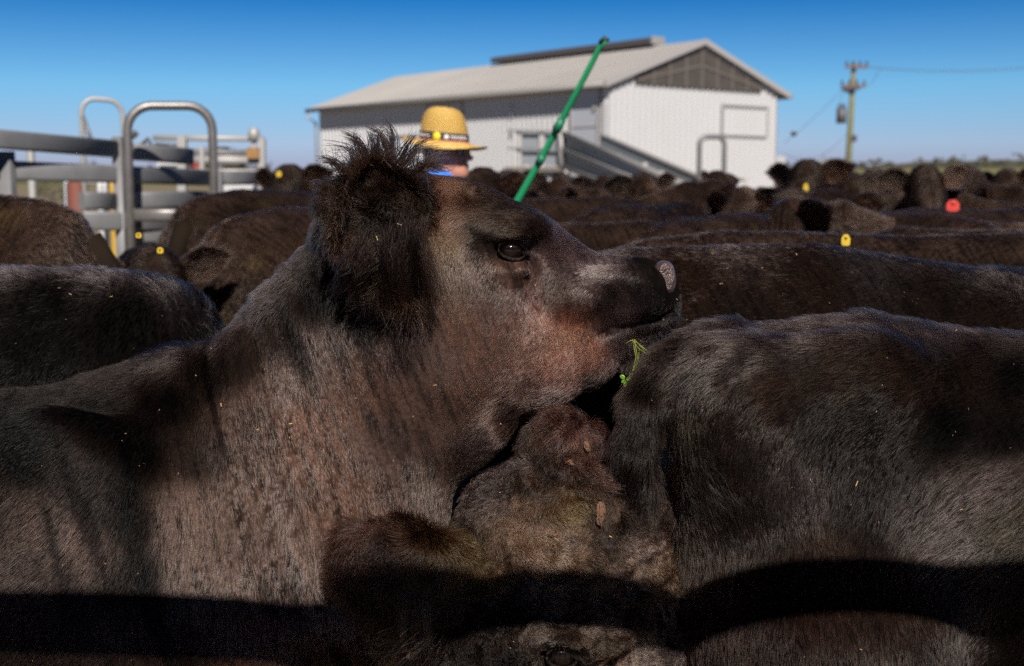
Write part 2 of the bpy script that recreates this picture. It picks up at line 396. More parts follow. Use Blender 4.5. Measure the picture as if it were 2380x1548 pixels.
K = (.0035, .0022, .0018); D_ = (.010, .006, .0045); B = (.030, .0165, .011); N_ = (.150, .092, .073); G = (.034, .024, .022)
RD = (.30, .105, .06); OL = (.075, .05, .022)
def strokes(rows, Y):
    """rows (px, py, dx, dy, mm, lift, colour) -> a hair field; the strokes lie on the animal at depth Y"""
    pt = np.array([P(r[0], r[1], Y)[[0, 2]] for r in rows])
    va = np.array([[r[2], -r[3], r[4]/1000, r[5], *r[6]] for r in rows])
    def field(Pt, N):
        Q = CZ_proj(Pt, Y)
        o = idw(Q, pt, va)
        d = np.stack([o[:, 0], -.25*np.ones(len(o)), o[:, 1]], 1)
        return d, o[:, 2], o[:, 3], o[:, 4:7]
    return field
def CZ_proj(Pt, Y):
    t = Y/np.maximum(Pt[:, 1], .2); return np.stack([Pt[:, 0]*t, CZ+(Pt[:, 2]-CZ)*t], 1)
# ------------------------------------------------------------------ the five animals close to the rail
def C3(rows, Y):
    """(px, py, r px) or (px, py, r px, own depth) -> chain of (point, radius)"""
    out = []
    for r in rows:
        y = r[3] if len(r) > 3 else Y; out.append((P(r[0], r[1], y), R(r[2], y)))
    return out
def legs(bl, xf, xr, y, zt=.75, s=1.0, w=.14):
    """four legs: front pair at x = xf, hind pair at x = xr, the animal heading from xr to xf"""
    q = 1 if xf > xr else -1
    for sg in (-1, 1):
        yy = y+sg*w
        bl.chain([((xf, yy, zt), .12*s), ((xf-.02*q, yy, zt*.6), .065*s), ((xf+.01*q, yy, zt*.52), .06*s), ((xf, yy, .16), .036*s), ((xf+.01*q, yy, .1), .048*s), ((xf+.03*q, yy, .04), .055*s)], k=.05)
        bl.chain([((xr, yy, zt+.05), .19*s), ((xr+.12*q, yy, zt*.82), .12*s), ((xr-.09*q, yy, zt*.6), .06*s), ((xr-.05*q, yy, .17), .038*s), ((xr-.03*q, yy, .1), .048*s), ((xr, yy, .04), .055*s)], k=.06)
def facing(z0=.7, tol=-.35):
    eye = np.array([0, 0, CZ])
    def k(c, n):
        v = norm(eye-c); return ((n*v).sum(1) > tol)*(c[:, 2] > z0)*1.0
    return k
def eye_parts(root, c, nrm, r, tilt=0, axis=(1, 0, 0)):
    """wet eyeball with a thick upper and a thin lower lid; nrm looks out of the socket"""
    z = Vector(nrm).normalized(); x = Vector(axis); x = (x-z*x.dot(z)).normalized(); y = z.cross(x)
    Rm = Matrix((x, y, z)).transposed() @ Matrix.Rotation(tilt, 3, 'Z'); c = Vector(c)
    b = MB(); b.lathe([(r*math.cos(t), r*math.sin(t)) for t in [math.radians(q) for q in range(-90, 91, 15)]], n=24)
    M4 = Matrix.Translation(c) @ Rm.to_4x4()
    e = b.build('eye', M_EYE, root, M=M4)
    for nm, sg, hh, th in (('upper_eyelid', 1, .80, .24), ('lower_eyelid', -1, .66, .19)):
        pts = []; rr = []
        for i in range(13):
            t = math.pi*i/12; px = -math.cos(t)*1.12*r; py = sg*math.sin(t)*hh*r
            pz = r*math.sqrt(max(.02, 1.12-(abs(math.cos(t))*.9)**2-(hh*math.sin(t)*.75)**2))*.98
            pts.append((px, py, pz)); rr.append(r*th*.68*(.45+.75*math.sin(t)))
        MB().tube(pts, rr, 9).build(nm, M_LID, root, M=M4)
    MB().tube([(1.0*r, .08*r, .66*r), (1.25*r, -.02*r, .5*r), (1.6*r, -.2*r, .40*r)], [r*.22, r*.24, r*.08], 8).build('tear_duct', M_LID, root, M=M4)
    # lashes
    n = 60; t = np.linspace(.35, 2.7, n)+RNG.normal(0, .05, n)
    base = np.stack([-np.cos(t)*1.08*r, np.sin(t)*.95*r, np.full(n, r*.85)], 1); pts = np.zeros((n, 5, 3)); L = r*1.25
    for k in range(5):
        s = k/4; pts[:, k] = base+np.stack([-np.cos(t)*.35*s, np.full(n, .15*s-.55*s*s), np.full(n, 1.0*s-.25*s*s)], 1)*L
    A = np.array(Rm); pts = pts@A.T+np.array(c)
    curves('eyelash', pts, np.tile(.0004*np.linspace(1, .3, 5), (n, 1)), np.tile(np.array(K), (n, 1)), root, M_HAIR)
    return e
def ear_leaf(a, b, wdt, nrm, cup=.35, n=10):
    """cupped leaf-shaped ear from root a to tip b; nrm is the way the hollow faces"""
    a = Vector(a); b = Vector(b); ax = (b-a); L = ax.length; ax.normalize(); nn = Vector(nrm); nn = (nn-ax*nn.dot(ax)).normalized(); sd_ = ax.cross(nn)
    m = 9; vs = []; fs = []
    for lay in (0, 1):
        for i in range(n+1):
            s = i/n; wd = wdt*(.32+1.05*math.sin(math.pi*min(1, s*.92+.08))**.8)*(1-s**4*.75)
            for j in range(m):
                t = -1+2*j/(m-1); dep = cup*wd*(1-t*t)*(1-.3*s)
                p = a+ax*(s*L)+sd_*(t*wd*.5*(1-.12*lay))-nn*(dep+(.010*(1-t*t)**.5+.002)*(1 if lay else 0)*(1 if s < .98 else .3))
                vs.append(p)
    o = (n+1)*m
    for i in range(n):
        for j in range(m-1):
            q = (i*m+j, i*m+j+1, (i+1)*m+j+1, (i+1)*m+j); fs.append(q); fs.append(tuple(o+k for k in q[::-1]))
        fs.append((i*m, (i+1)*m, o+(i+1)*m, o+i*m)); fs.append((i*m+m-1, o+i*m+m-1, o+(i+1)*m+m-1, (i+1)*m+m-1))
    for j in range(m-1): fs.append((j, o+j, o+j+1, j+1)); fs.append((n*m+j, n*m+j+1, o+n*m+j+1, o+n*m+j))
    return np.array(vs), np.array(fs), sd_, nn

# ---- 1 the raised head in profile
def main_animal():
    root = empty('cow', P(500, 1300, 2.0)*np.array([1, 1, 0]), label='dark brown cow with raised head in profile, fluffy ear and clover in its mouth', cat='cow')
    root_off = np.array(root.location)
    Yh = 1.97; b = Blob()
    b.chain(C3([(1484, 682, 80), (1400, 676, 82), (1300, 668, 98), (1200, 644, 130)], Yh), k=.05, sc=(1, 1.0, 1))          # nose and bridge
    b.chain(C3([(1200, 646, 130), (1085, 642, 163), (965, 642, 160), (915, 622, 148)], Yh), k=.06, sc=(1, .92, 1))           # brow, forehead, poll
    b.chain(C3([(1500, 722, 64), (1430, 755, 84), (1345, 795, 108), (1255, 812, 138), (1130, 790, 165), (1020, 760, 190)], Yh), k=.05, sc=(1, .74, 1))  # jaw and cheek
    b.ell(P(1120, 770, Yh-.075), (R(105, Yh), .030, R(115, Yh)), k=.07)       # cheek muscle
    b.ell(P(1205, 530, Yh-.080), (R(70, Yh), .026, R(26, Yh)), k=.045)        # brow ridge
    b.ell(P(1320, 690, Yh-.062), (R(70, Yh), .016, R(26, Yh)), k=.03)         # cheek bone
    b.ell(P(1250, 640, Yh-.10), (R(22, Yh), .012, R(60, Yh)), k=.03, op='-')   # tear groove
    b.ell(P(1440, 640, Yh-.068), (R(70, Yh), .014, R(22, Yh)), k=.03)
    b.ell(P(1490, 690, Yh-.055), (R(50, Yh), .026, R(60, Yh)), k=.03)
    b.cone(P(1545, 735, Yh-.075), P(1395, 772, Yh-.085), .004, .006, k=.016, op='-')   # mouth line
    b.chain(C3([(960, 640, 215), (930, 700, 225), (830, 860, 290), (700, 1100, 365), (480, 1260, 385)], 1.98), k=.09, sc=(1, .66, 1))   # neck
    b.ell(P(1080, 985, 1.98), (R(75, 2), .055, R(80, 2)), k=.08)
    b.chain(C3([(420, 1300, 385), (150, 1395, 435), (-400, 1435, 480), (-900, 1340, 430)], 2.02), k=.12, sc=(1, .92, 1))
    b.ell(P(120, 1270, 1.80), (R(250, 1.9), .06, R(320, 1.9)), k=.10)      # shoulder
    b.chain(C3([(0, 1470, 260), (600, 1440, 230), (760, 1400, 200)], 1.86), k=.14, sc=(1, 1.0, 1))
    b.chain(C3([(430, 925, 46), (120, 985, 50), (-400, 980, 50)], 2.02), k=.10, sc=(1, 1.3, 1))
    legs(b, float(P(250, 0, 2.02)[0]), float(P(-900, 0, 2.02)[0]), 2.02)
    mp = [b.hit(x_, y_)[0] for x_, y_ in ((1562, 728), (1535, 742), (1500, 752), (1465, 757), (1430, 764), (1400, 775))]
    b.chain([(p_, r_) for p_, r_ in zip([p_ for p_ in mp if p_ is not None], (.006, .006, .0055, .005, .004, .002))], k=.010, op='-')
    # the eye socket is found on the surface, then hollowed
    pe, ne = b.hit(1186, 583)
    b.ell(pe+np.array([0, .004, 0]), (.022, .012, .015), k=.014, op='-')
    b.ell(pe+np.array([-.002, -.002, .027]), (.034, .013, .009), k=.02)
    b.ell(pe+np.array([.002, .0, -.027]), (.03, .009, .007), k=.016)
    x0 = P(880, 0, Yh)[0]; x1 = P(1600, 0, Yh)[0]
    V, F = b.mesh(.012, {0: [(x0, x1, .0042)], 1: [(1.80, 2.0, .0048)], 2: [(P(0, 1060, Yh)[2], 1.6, .0044)]})
    N = vnormals(V, F)
    # loose skin: slanting folds on the neck
    q = V@np.array([[1.0, 0, .36]]).T; fold = vnoise(np.concatenate([q*34, V[:, 1:2]*5, V[:, 2:3]*5], 1), 5)+.6*vnoise(np.concatenate([q*80, V[:, 1:2]*9, V[:, 2:3]*9], 1), 6)
    xm = np.clip((P(1040, 0, 1.8)[0]-V[:, 0])/.12, 0, 1)*np.clip((V[:, 0]-P(330, 0, 1.8)[0])/.12, 0, 1)
    lump = vnoise(V*9, 21)*.004
    V = V+N*(fold*.0062*xm+lump*np.clip(1.15-V[:, 2]+.3, 0, 1))[:, None]
    body = mesh_np('body', V-root_off, F, M_SKIN, root)
    st = [  # px, py, dx, dy, mm, lift, colour (painted flank shade, neck light, crest sheen)
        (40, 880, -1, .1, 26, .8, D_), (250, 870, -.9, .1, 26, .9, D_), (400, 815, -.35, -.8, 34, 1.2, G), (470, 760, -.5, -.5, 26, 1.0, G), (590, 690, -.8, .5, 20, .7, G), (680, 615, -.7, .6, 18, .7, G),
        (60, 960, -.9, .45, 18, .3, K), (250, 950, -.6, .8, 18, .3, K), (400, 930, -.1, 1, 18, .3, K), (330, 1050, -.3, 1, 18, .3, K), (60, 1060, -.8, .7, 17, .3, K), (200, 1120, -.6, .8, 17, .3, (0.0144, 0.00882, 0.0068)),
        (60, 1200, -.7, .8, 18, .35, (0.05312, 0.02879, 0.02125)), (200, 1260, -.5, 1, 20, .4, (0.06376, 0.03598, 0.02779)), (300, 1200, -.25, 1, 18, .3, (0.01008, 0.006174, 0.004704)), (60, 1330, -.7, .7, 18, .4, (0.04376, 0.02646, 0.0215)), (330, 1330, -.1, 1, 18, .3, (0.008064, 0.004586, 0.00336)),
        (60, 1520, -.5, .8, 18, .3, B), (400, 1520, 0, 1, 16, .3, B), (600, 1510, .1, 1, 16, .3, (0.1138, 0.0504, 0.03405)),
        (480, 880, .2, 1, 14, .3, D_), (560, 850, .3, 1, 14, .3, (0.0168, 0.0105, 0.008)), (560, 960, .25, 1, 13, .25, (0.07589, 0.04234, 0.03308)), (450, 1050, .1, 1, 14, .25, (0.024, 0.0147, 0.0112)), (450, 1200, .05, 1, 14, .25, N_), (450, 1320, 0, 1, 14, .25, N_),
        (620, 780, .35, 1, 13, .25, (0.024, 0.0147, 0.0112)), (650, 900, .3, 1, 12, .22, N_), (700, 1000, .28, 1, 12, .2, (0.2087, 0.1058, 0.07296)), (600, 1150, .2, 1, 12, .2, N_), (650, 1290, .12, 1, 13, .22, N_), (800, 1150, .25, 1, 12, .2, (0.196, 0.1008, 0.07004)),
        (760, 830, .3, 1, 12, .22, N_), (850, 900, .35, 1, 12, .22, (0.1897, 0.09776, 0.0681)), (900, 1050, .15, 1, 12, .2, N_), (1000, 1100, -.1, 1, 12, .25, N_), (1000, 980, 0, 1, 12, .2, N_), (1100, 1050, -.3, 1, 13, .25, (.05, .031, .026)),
        (760, 640, .2, 1, 13, .25, K), (740, 700, .2, 1, 13, .25, K), (850, 760, .3, 1, 13, .25, D_), (940, 800, .2, 1, 12, .25, (0.07589, 0.04234, 0.03308)),  # ear's cast shadow painted dark behind and below the ear
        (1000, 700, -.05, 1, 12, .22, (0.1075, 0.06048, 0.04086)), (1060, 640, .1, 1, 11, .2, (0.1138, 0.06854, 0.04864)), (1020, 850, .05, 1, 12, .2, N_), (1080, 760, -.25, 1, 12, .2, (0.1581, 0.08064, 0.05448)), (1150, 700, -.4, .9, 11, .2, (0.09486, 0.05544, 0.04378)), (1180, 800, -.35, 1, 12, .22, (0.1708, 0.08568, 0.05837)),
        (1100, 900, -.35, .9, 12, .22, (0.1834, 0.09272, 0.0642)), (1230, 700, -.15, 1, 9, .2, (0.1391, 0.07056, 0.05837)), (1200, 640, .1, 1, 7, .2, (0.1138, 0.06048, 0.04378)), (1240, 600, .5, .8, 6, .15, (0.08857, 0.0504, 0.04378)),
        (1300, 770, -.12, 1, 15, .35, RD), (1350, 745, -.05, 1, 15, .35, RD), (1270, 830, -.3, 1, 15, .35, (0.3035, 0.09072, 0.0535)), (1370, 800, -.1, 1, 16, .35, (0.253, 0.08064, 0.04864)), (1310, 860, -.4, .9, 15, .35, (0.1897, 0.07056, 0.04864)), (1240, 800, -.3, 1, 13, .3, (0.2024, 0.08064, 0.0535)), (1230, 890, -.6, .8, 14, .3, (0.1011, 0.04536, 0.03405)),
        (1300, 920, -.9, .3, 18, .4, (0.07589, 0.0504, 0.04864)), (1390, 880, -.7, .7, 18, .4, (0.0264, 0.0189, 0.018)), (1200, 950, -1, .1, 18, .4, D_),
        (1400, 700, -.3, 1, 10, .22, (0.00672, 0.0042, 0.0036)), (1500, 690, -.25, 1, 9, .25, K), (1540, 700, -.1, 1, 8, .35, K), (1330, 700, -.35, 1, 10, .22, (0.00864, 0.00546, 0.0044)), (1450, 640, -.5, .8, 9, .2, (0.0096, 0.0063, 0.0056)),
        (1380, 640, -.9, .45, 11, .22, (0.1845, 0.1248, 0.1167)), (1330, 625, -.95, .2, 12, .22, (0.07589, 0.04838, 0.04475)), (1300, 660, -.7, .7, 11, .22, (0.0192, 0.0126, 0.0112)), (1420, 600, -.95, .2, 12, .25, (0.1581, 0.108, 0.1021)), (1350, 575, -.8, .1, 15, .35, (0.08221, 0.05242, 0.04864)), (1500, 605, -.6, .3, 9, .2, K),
        (1450, 760, -.15, 1, 15, .4, (0.1976, 0.132, 0.1265)), (1520, 740, -.1, 1, 14, .45, (0.0192, 0.01428, 0.0136)), (1500, 790, -.1, 1, 16, .5, (0.1581, 0.108, 0.1046)), (1555, 740, 0, 1, 12, .5, D_), (1400, 745, -.1, 1, 14, .3, (0.024, 0.0147, 0.012)),  # grey sheen of the lower lip painted into the hair
        (1535, 742, -.2, 1, 6, .2, (.003, .002, .002)), (1490, 753, -.2, 1, 6, .2, (.003, .002, .002)), (1430, 765, -.2, 1, 6, .2, (.004, .003, .003)),  # shade of the mouth crease painted along its line
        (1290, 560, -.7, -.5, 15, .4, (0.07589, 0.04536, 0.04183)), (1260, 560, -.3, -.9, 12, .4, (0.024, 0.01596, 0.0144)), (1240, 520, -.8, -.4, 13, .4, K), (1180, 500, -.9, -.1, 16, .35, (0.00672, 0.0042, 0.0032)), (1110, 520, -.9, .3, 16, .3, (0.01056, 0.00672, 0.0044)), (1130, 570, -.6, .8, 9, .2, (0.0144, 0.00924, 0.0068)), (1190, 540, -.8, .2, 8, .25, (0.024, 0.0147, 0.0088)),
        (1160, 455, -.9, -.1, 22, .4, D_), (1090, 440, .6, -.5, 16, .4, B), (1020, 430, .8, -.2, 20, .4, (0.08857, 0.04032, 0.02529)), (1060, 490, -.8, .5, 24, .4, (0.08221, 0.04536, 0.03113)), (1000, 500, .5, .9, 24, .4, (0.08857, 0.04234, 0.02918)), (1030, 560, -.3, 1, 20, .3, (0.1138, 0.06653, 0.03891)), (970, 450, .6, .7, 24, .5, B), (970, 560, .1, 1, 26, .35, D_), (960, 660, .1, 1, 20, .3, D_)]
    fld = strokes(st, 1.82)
    def sk(Pt, N):
        d, L, li, c = fld(Pt, N)
        near = np.linalg.norm(Pt-pe, axis=1); m = np.clip((near-.015)/.016, .0, 1)
        L = L*(.25+.75*m); li = li*(.3+.7*m)
        nz = np.linalg.norm(Pt-pn, axis=1); L = L*np.clip((nz-.02)/.05, .25, 1)
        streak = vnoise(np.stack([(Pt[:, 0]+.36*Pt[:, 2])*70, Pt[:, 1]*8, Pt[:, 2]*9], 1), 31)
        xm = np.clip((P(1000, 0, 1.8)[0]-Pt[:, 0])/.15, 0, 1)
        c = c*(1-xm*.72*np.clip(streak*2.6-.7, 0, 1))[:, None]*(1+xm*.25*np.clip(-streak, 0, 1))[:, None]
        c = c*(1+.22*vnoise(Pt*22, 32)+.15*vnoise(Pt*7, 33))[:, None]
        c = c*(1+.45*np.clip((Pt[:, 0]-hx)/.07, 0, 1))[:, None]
        top = np.clip(N[:, 2]-.55, 0, 1)*1.8; c = c*(1+top*.5)[:, None]  # rim sheen painted: hair facing up is lightened
        return d, L, li, c
    pn = P(1548, 640, Yh-.045)
    kf = facing(.72)
    ex = lambda c, n: kf(c, n)*(np.linalg.norm(c-pe, axis=1) > .0145)*(((c-pn)[:, 0] < -.012) | (np.abs((c-pn)[:, 2]) > .03))
    hx = P(960, 0, 1.85)[0]
    wt = lambda c: 1+1.6*np.clip((c[:, 0]-hx)/.08, 0, 1)
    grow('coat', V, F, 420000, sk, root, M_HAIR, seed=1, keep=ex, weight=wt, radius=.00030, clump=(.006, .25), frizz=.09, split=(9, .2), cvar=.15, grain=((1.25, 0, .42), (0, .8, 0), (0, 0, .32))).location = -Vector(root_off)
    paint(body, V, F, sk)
    # eye
    a = eye_parts(root, pe-root_off+np.array([0, .012, 0]), ne*np.array([1, 1, .3]), .0190, tilt=math.radians(-12))
    # nose pad with its nostril
    nb = Blob(); nb.ell(P(1541, 648, Yh-.010), (R(28, Yh), .042, R(40, Yh)), k=.02); nb.ell(P(1543, 624, Yh-.032), (R(19, Yh), .02, R(15, Yh)), k=.012)
    nb.ell(P(1548, 662, Yh-.035), (R(15, Yh), .02, R(24, Yh)), k=.015)
    ph, nh = nb.hit(1546, 642)
    if ph is not None: nb.cone(ph+np.array([-.009, -.004, -.007]), ph+np.array([.006, .0, .005]), .0085, .005, k=.006, op='-')
    v, f = nb.mesh(.0026); mesh_np('nose', v-root_off, f, M_NOSE, root)
    # ear: a cupped leaf opening towards the lens, long wool on it
    ea, eb = P(985, 500, 1.855), P(770, 560, 1.80)
    ev, ef, sd_, nn = ear_leaf(ea, eb, R(250, 1.83), (0.15, -1, -.05), cup=.30)
    ear = mesh_np('ear', ev-root_off, ef, M_SKIN, root)
    O = (.042, .024, .015); O2 = (.016, .009, .006); O3 = (.075, .036, .021)
    es = [(760, 470, -1, .2, 40, .8, O), (770, 400, -1, -.5, 42, .8, O), (800, 360, -.7, -.8, 42, .9, O3), (860, 345, 0, -1, 40, .9, O), (930, 380, .5, -.8, 36, .8, O), (985, 420, 1, -.1, 30, .6, O), (860, 440, -.4, -.6, 32, .8, O2), (800, 480, -.9, .1, 34, .7, O2), (900, 500, .2, -.1, 16, .5, K), (950, 470, .5, .4, 34, .5, O2),
          (780, 550, -.8, .5, 42, .8, O), (800, 620, -.4, 1, 55, .7, O), (850, 600, .1, 1, 50, .6, O2), (880, 560, .15, 1, 30, .5, K), (920, 580, .2, 1, 85, .4, O2), (960, 560, .15, 1, 90, .35, (.05, .036, .028)), (930, 650, .2, 1, 80, .35, O)]
    ef_ = strokes(es, 1.80)
    def efld(Pt, N):
        d, L, li, c = ef_(Pt, N); return d, L, li, c*(1+.4*vnoise(Pt*40, 3))[:, None]
    paint(ear, ev, ef, efld, .4)
    grow('ear_wool', ev, ef, 9000, efld, ear, M_HAIR, seed=5, radius=.00048, npt=8, clump=(.016, .62), frizz=.3, curl=.35, split=(12, .9)).location = -Vector(root_off)
    # wool round the ear root and poll, and the tufts that stand up from it
    sp = Blob(); sp.chain(C3([(810, 475, 42, 1.86), (870, 460, 62, 1.87), (940, 492, 58, 1.90)], 1.86), k=.05); sp.chain(C3([(835, 560, 38, 1.85), (880, 610, 42, 1.85), (930, 590, 55, 1.88)], 1.85), k=.05)
    wv_, wf_ = sp.mesh(.008); paint(mesh_np('poll_wool', wv_-root_off, wf_, M_SKIN, root), wv_, wf_, efld, .4)
    grow('poll_coat', wv_, wf_, 26000, efld, root, M_HAIR, seed=6, radius=.00045, npt=8, clump=(.014, .6), frizz=.35, curl=.45, split=(14, 1.0), keep=facing(.8, -.6)).location = -Vector(root_off)
    pts = []; colr = []
    for k_ in range(46):     # long locks that hang from the ear
        if k_ < 30: tx = RNG.uniform(890, 985); ty = RNG.uniform(520, 600); ex_ = tx+RNG.normal(-4, 12); ey = RNG.uniform(660, 752) if tx > 905 else RNG.uniform(640, 700)
        else: tx = RNG.uniform(800, 880); ty = RNG.uniform(560, 620); ex_ = tx+RNG.normal(-18, 16); ey = RNG.uniform(650, 705)
        y0 = 1.795+RNG.normal(0, .012); c_ = np.array([.015, .0085, .006])*RNG.uniform(.4, 1.9)
        for i in range(34):
            bs = P(tx+RNG.normal(0, 7), ty+RNG.normal(0, 10), y0+RNG.normal(0, .004)); e = P(ex_+RNG.normal(0, 4), ey+RNG.normal(0, 9), y0+.012+RNG.normal(0, .004)); t = np.linspace(0, 1, 9)[:, None]
            pts.append(bs+(e-bs)*t+np.array([RNG.normal(0, .003), -.008, 0])*np.sin(t*math.pi)+np.array([.0025*np.sin(k_), 0, 0])*np.sin(t*7+k_)); colr.append(c_*RNG.uniform(.6, 1.4))
    pts = np.array(pts); curves('ear_fringe', pts-root_off, np.tile(.00042*np.linspace(1, .35, 9), (len(pts), 1)), np.array(colr), ear, M_HAIR)
    pts = []; colr = []
    tufts = [(850, 370, -55, -66, 26), (880, 365, -30, -72, 10), (905, 360, -58, -75, 22), (905, 355, -22, -84, 24), (925, 360, 40, -50, 14), (950, 370, 70, -30, 20), (885, 352, 8, -60, 10), (960, 390, 80, 5, 24), (800, 390, -60, -20, 22), (765, 440, -45, -20, 16), (840, 355, -10, -55, 10), (935, 372, 75, -58, 12), (975, 400, 60, -45, 18), (830, 372, -75, -40, 10), (870, 350, -5, -40, 10)]
    for (tx, ty, dx, dy, cnt) in tufts:
        y0 = 1.84+RNG.normal(0, .02); tip = P(tx+dx, ty+dy, y0-.01+RNG.normal(0, .015)); bow = np.array([RNG.normal(0, .008), -.005, .008])
        for i in range(cnt*2):
            bs = P(tx+RNG.normal(0, 11), ty+RNG.normal(0, 8)+14, y0+RNG.normal(0, .008)); e = tip+RNG.normal(0, .0035, 3); e = bs+(e-bs)*RNG.uniform(.65, 1.03)
            t = np.linspace(0, 1, 9)[:, None]; sp_ = (bs-(bs+(e-bs)*0))*0
            q = bs+(e-bs)*t+bow*np.sin(t*math.pi)+sp_; c0 = bs+(tip-bs)*t
            q = q+(P(tx, ty, y0)+(tip-P(tx, ty, y0))*t-c0)*(1-(2*t-.9)**2)*.35; pts.append(q); colr.append(np.array([.035, .02, .014])*RNG.uniform(.5, 1.5))
    for i in range(240):   # loose single hairs
        tx = RNG.uniform(780, 1010); ty = 372+abs(tx-880)*.12; a = math.radians(np.interp(tx, [780, 880, 1010], [150, 95, 25])+RNG.normal(0, 22)); L = RNG.uniform(20, 62)
        y0 = 1.85+RNG.normal(0, .025); bs = P(tx, ty+12, y0); e = P(tx+math.cos(a)*L, ty-math.sin(a)*L, y0+RNG.normal(0, .01)); t = np.linspace(0, 1, 9)[:, None]
        pts.append(bs+(e-bs)*t+RNG.normal(0, .006, 3)*np.sin(t*math.pi)+RNG.normal(0, .004, 3)*np.sin(t*2*math.pi)); colr.append(np.array([.035, .021, .015])*RNG.uniform(.5, 1.4))
    pts = np.array(pts); curves('topknot', pts-root_off, np.tile(.00045*np.linspace(1, .3, 9), (len(pts), 1)), np.array(colr), root, M_HAIR)
    # whiskers on the chin and muzzle
    pts = []
    for i in range(110):
        x = RNG.uniform(1430, 1572); y = np.interp(x, [1430, 1500, 1545, 1572], [812, 800, 780, 730]); a = math.radians(np.interp(x, [1430, 1572], [-100, -25])+RNG.normal(0, 12)); L = RNG.uniform(10, 30)
        y0 = Yh-.03+RNG.normal(0, .015); bs = P(x-4, y-14, y0); e = P(x+math.cos(a)*L, y-math.sin(a)*L, y0); t = np.linspace(0, 1, 5)[:, None]; pts.append(bs+(e-bs)*t+np.array([0, 0, -.003])*t*t)
    pts = np.array(pts); curves('whisker', pts-root_off, np.tile(.0004*np.linspace(1, .3, 5), (len(pts), 1)), np.tile(np.array([.05, .045, .045]), (len(pts), 1)), root, M_HAIR)
    return b
B1 = main_animal()

def clover():
    root = empty('clover_sprig', P(1470, 800, 1.87), label='green clover sprig hanging from the mouth of the raised cow', cat='plant')
    o = np.array(root.location)
    mg = mat('clover_stem', (.16, .19, .02), .5); ml = mat('clover_leaf', (.10, .22, .015), .5)
    def Q(x, y, d=0): return P(x, y, 1.87+d)-o
    for s in ([(1470, 788), (1478, 830), (1470, 865), (1458, 880)], [(1474, 788), (1482, 832), (1466, 880), (1462, 895)], [(1470, 790), (1484, 810), (1502, 822), (1517, 830)], [(1452, 800), (1466, 791), (1480, 796), (1500, 812), (1512, 824)],
              [(1476, 790), (1486, 805), (1484, 835), (1476, 862)], [(1480, 795), (1496, 812), (1500, 828)]):
        MB().tube([Q(x, y, RNG.normal(0, .003)) for x, y in s], .0006, 6).build('stem', mg, root)
    for (x, y, r, a) in ((1447, 876, 6, 150), (1462, 880, 6, 30), (1454, 893, 6, 270), (1464, 894, 5, 320), (1450, 886, 5, 200), (1517, 830, 5, 10)):
        m = MB(); vs = []; a = math.radians(a); nrm = Vector((RNG.normal(0, .3), -1, RNG.normal(0, .3))).normalized()
        c = Vector(Q(x, y, -.004)); u = Vector((math.cos(a), 0, math.sin(a))); u = (u-nrm*u.dot(nrm)).normalized(); v = nrm.cross(u); rr = R(r, 1.87)
        for k in range(12):
            t = 2*math.pi*k/12; q = 1+.12*math.cos(2*t); vs.append(c+u*(math.cos(t)*rr*q)+v*(math.sin(t)*rr*.85)+nrm*(.001*math.cos(t)**2))
        m.prism(vs, nrm*.0004); m.build('leaf', ml, root)
clover()
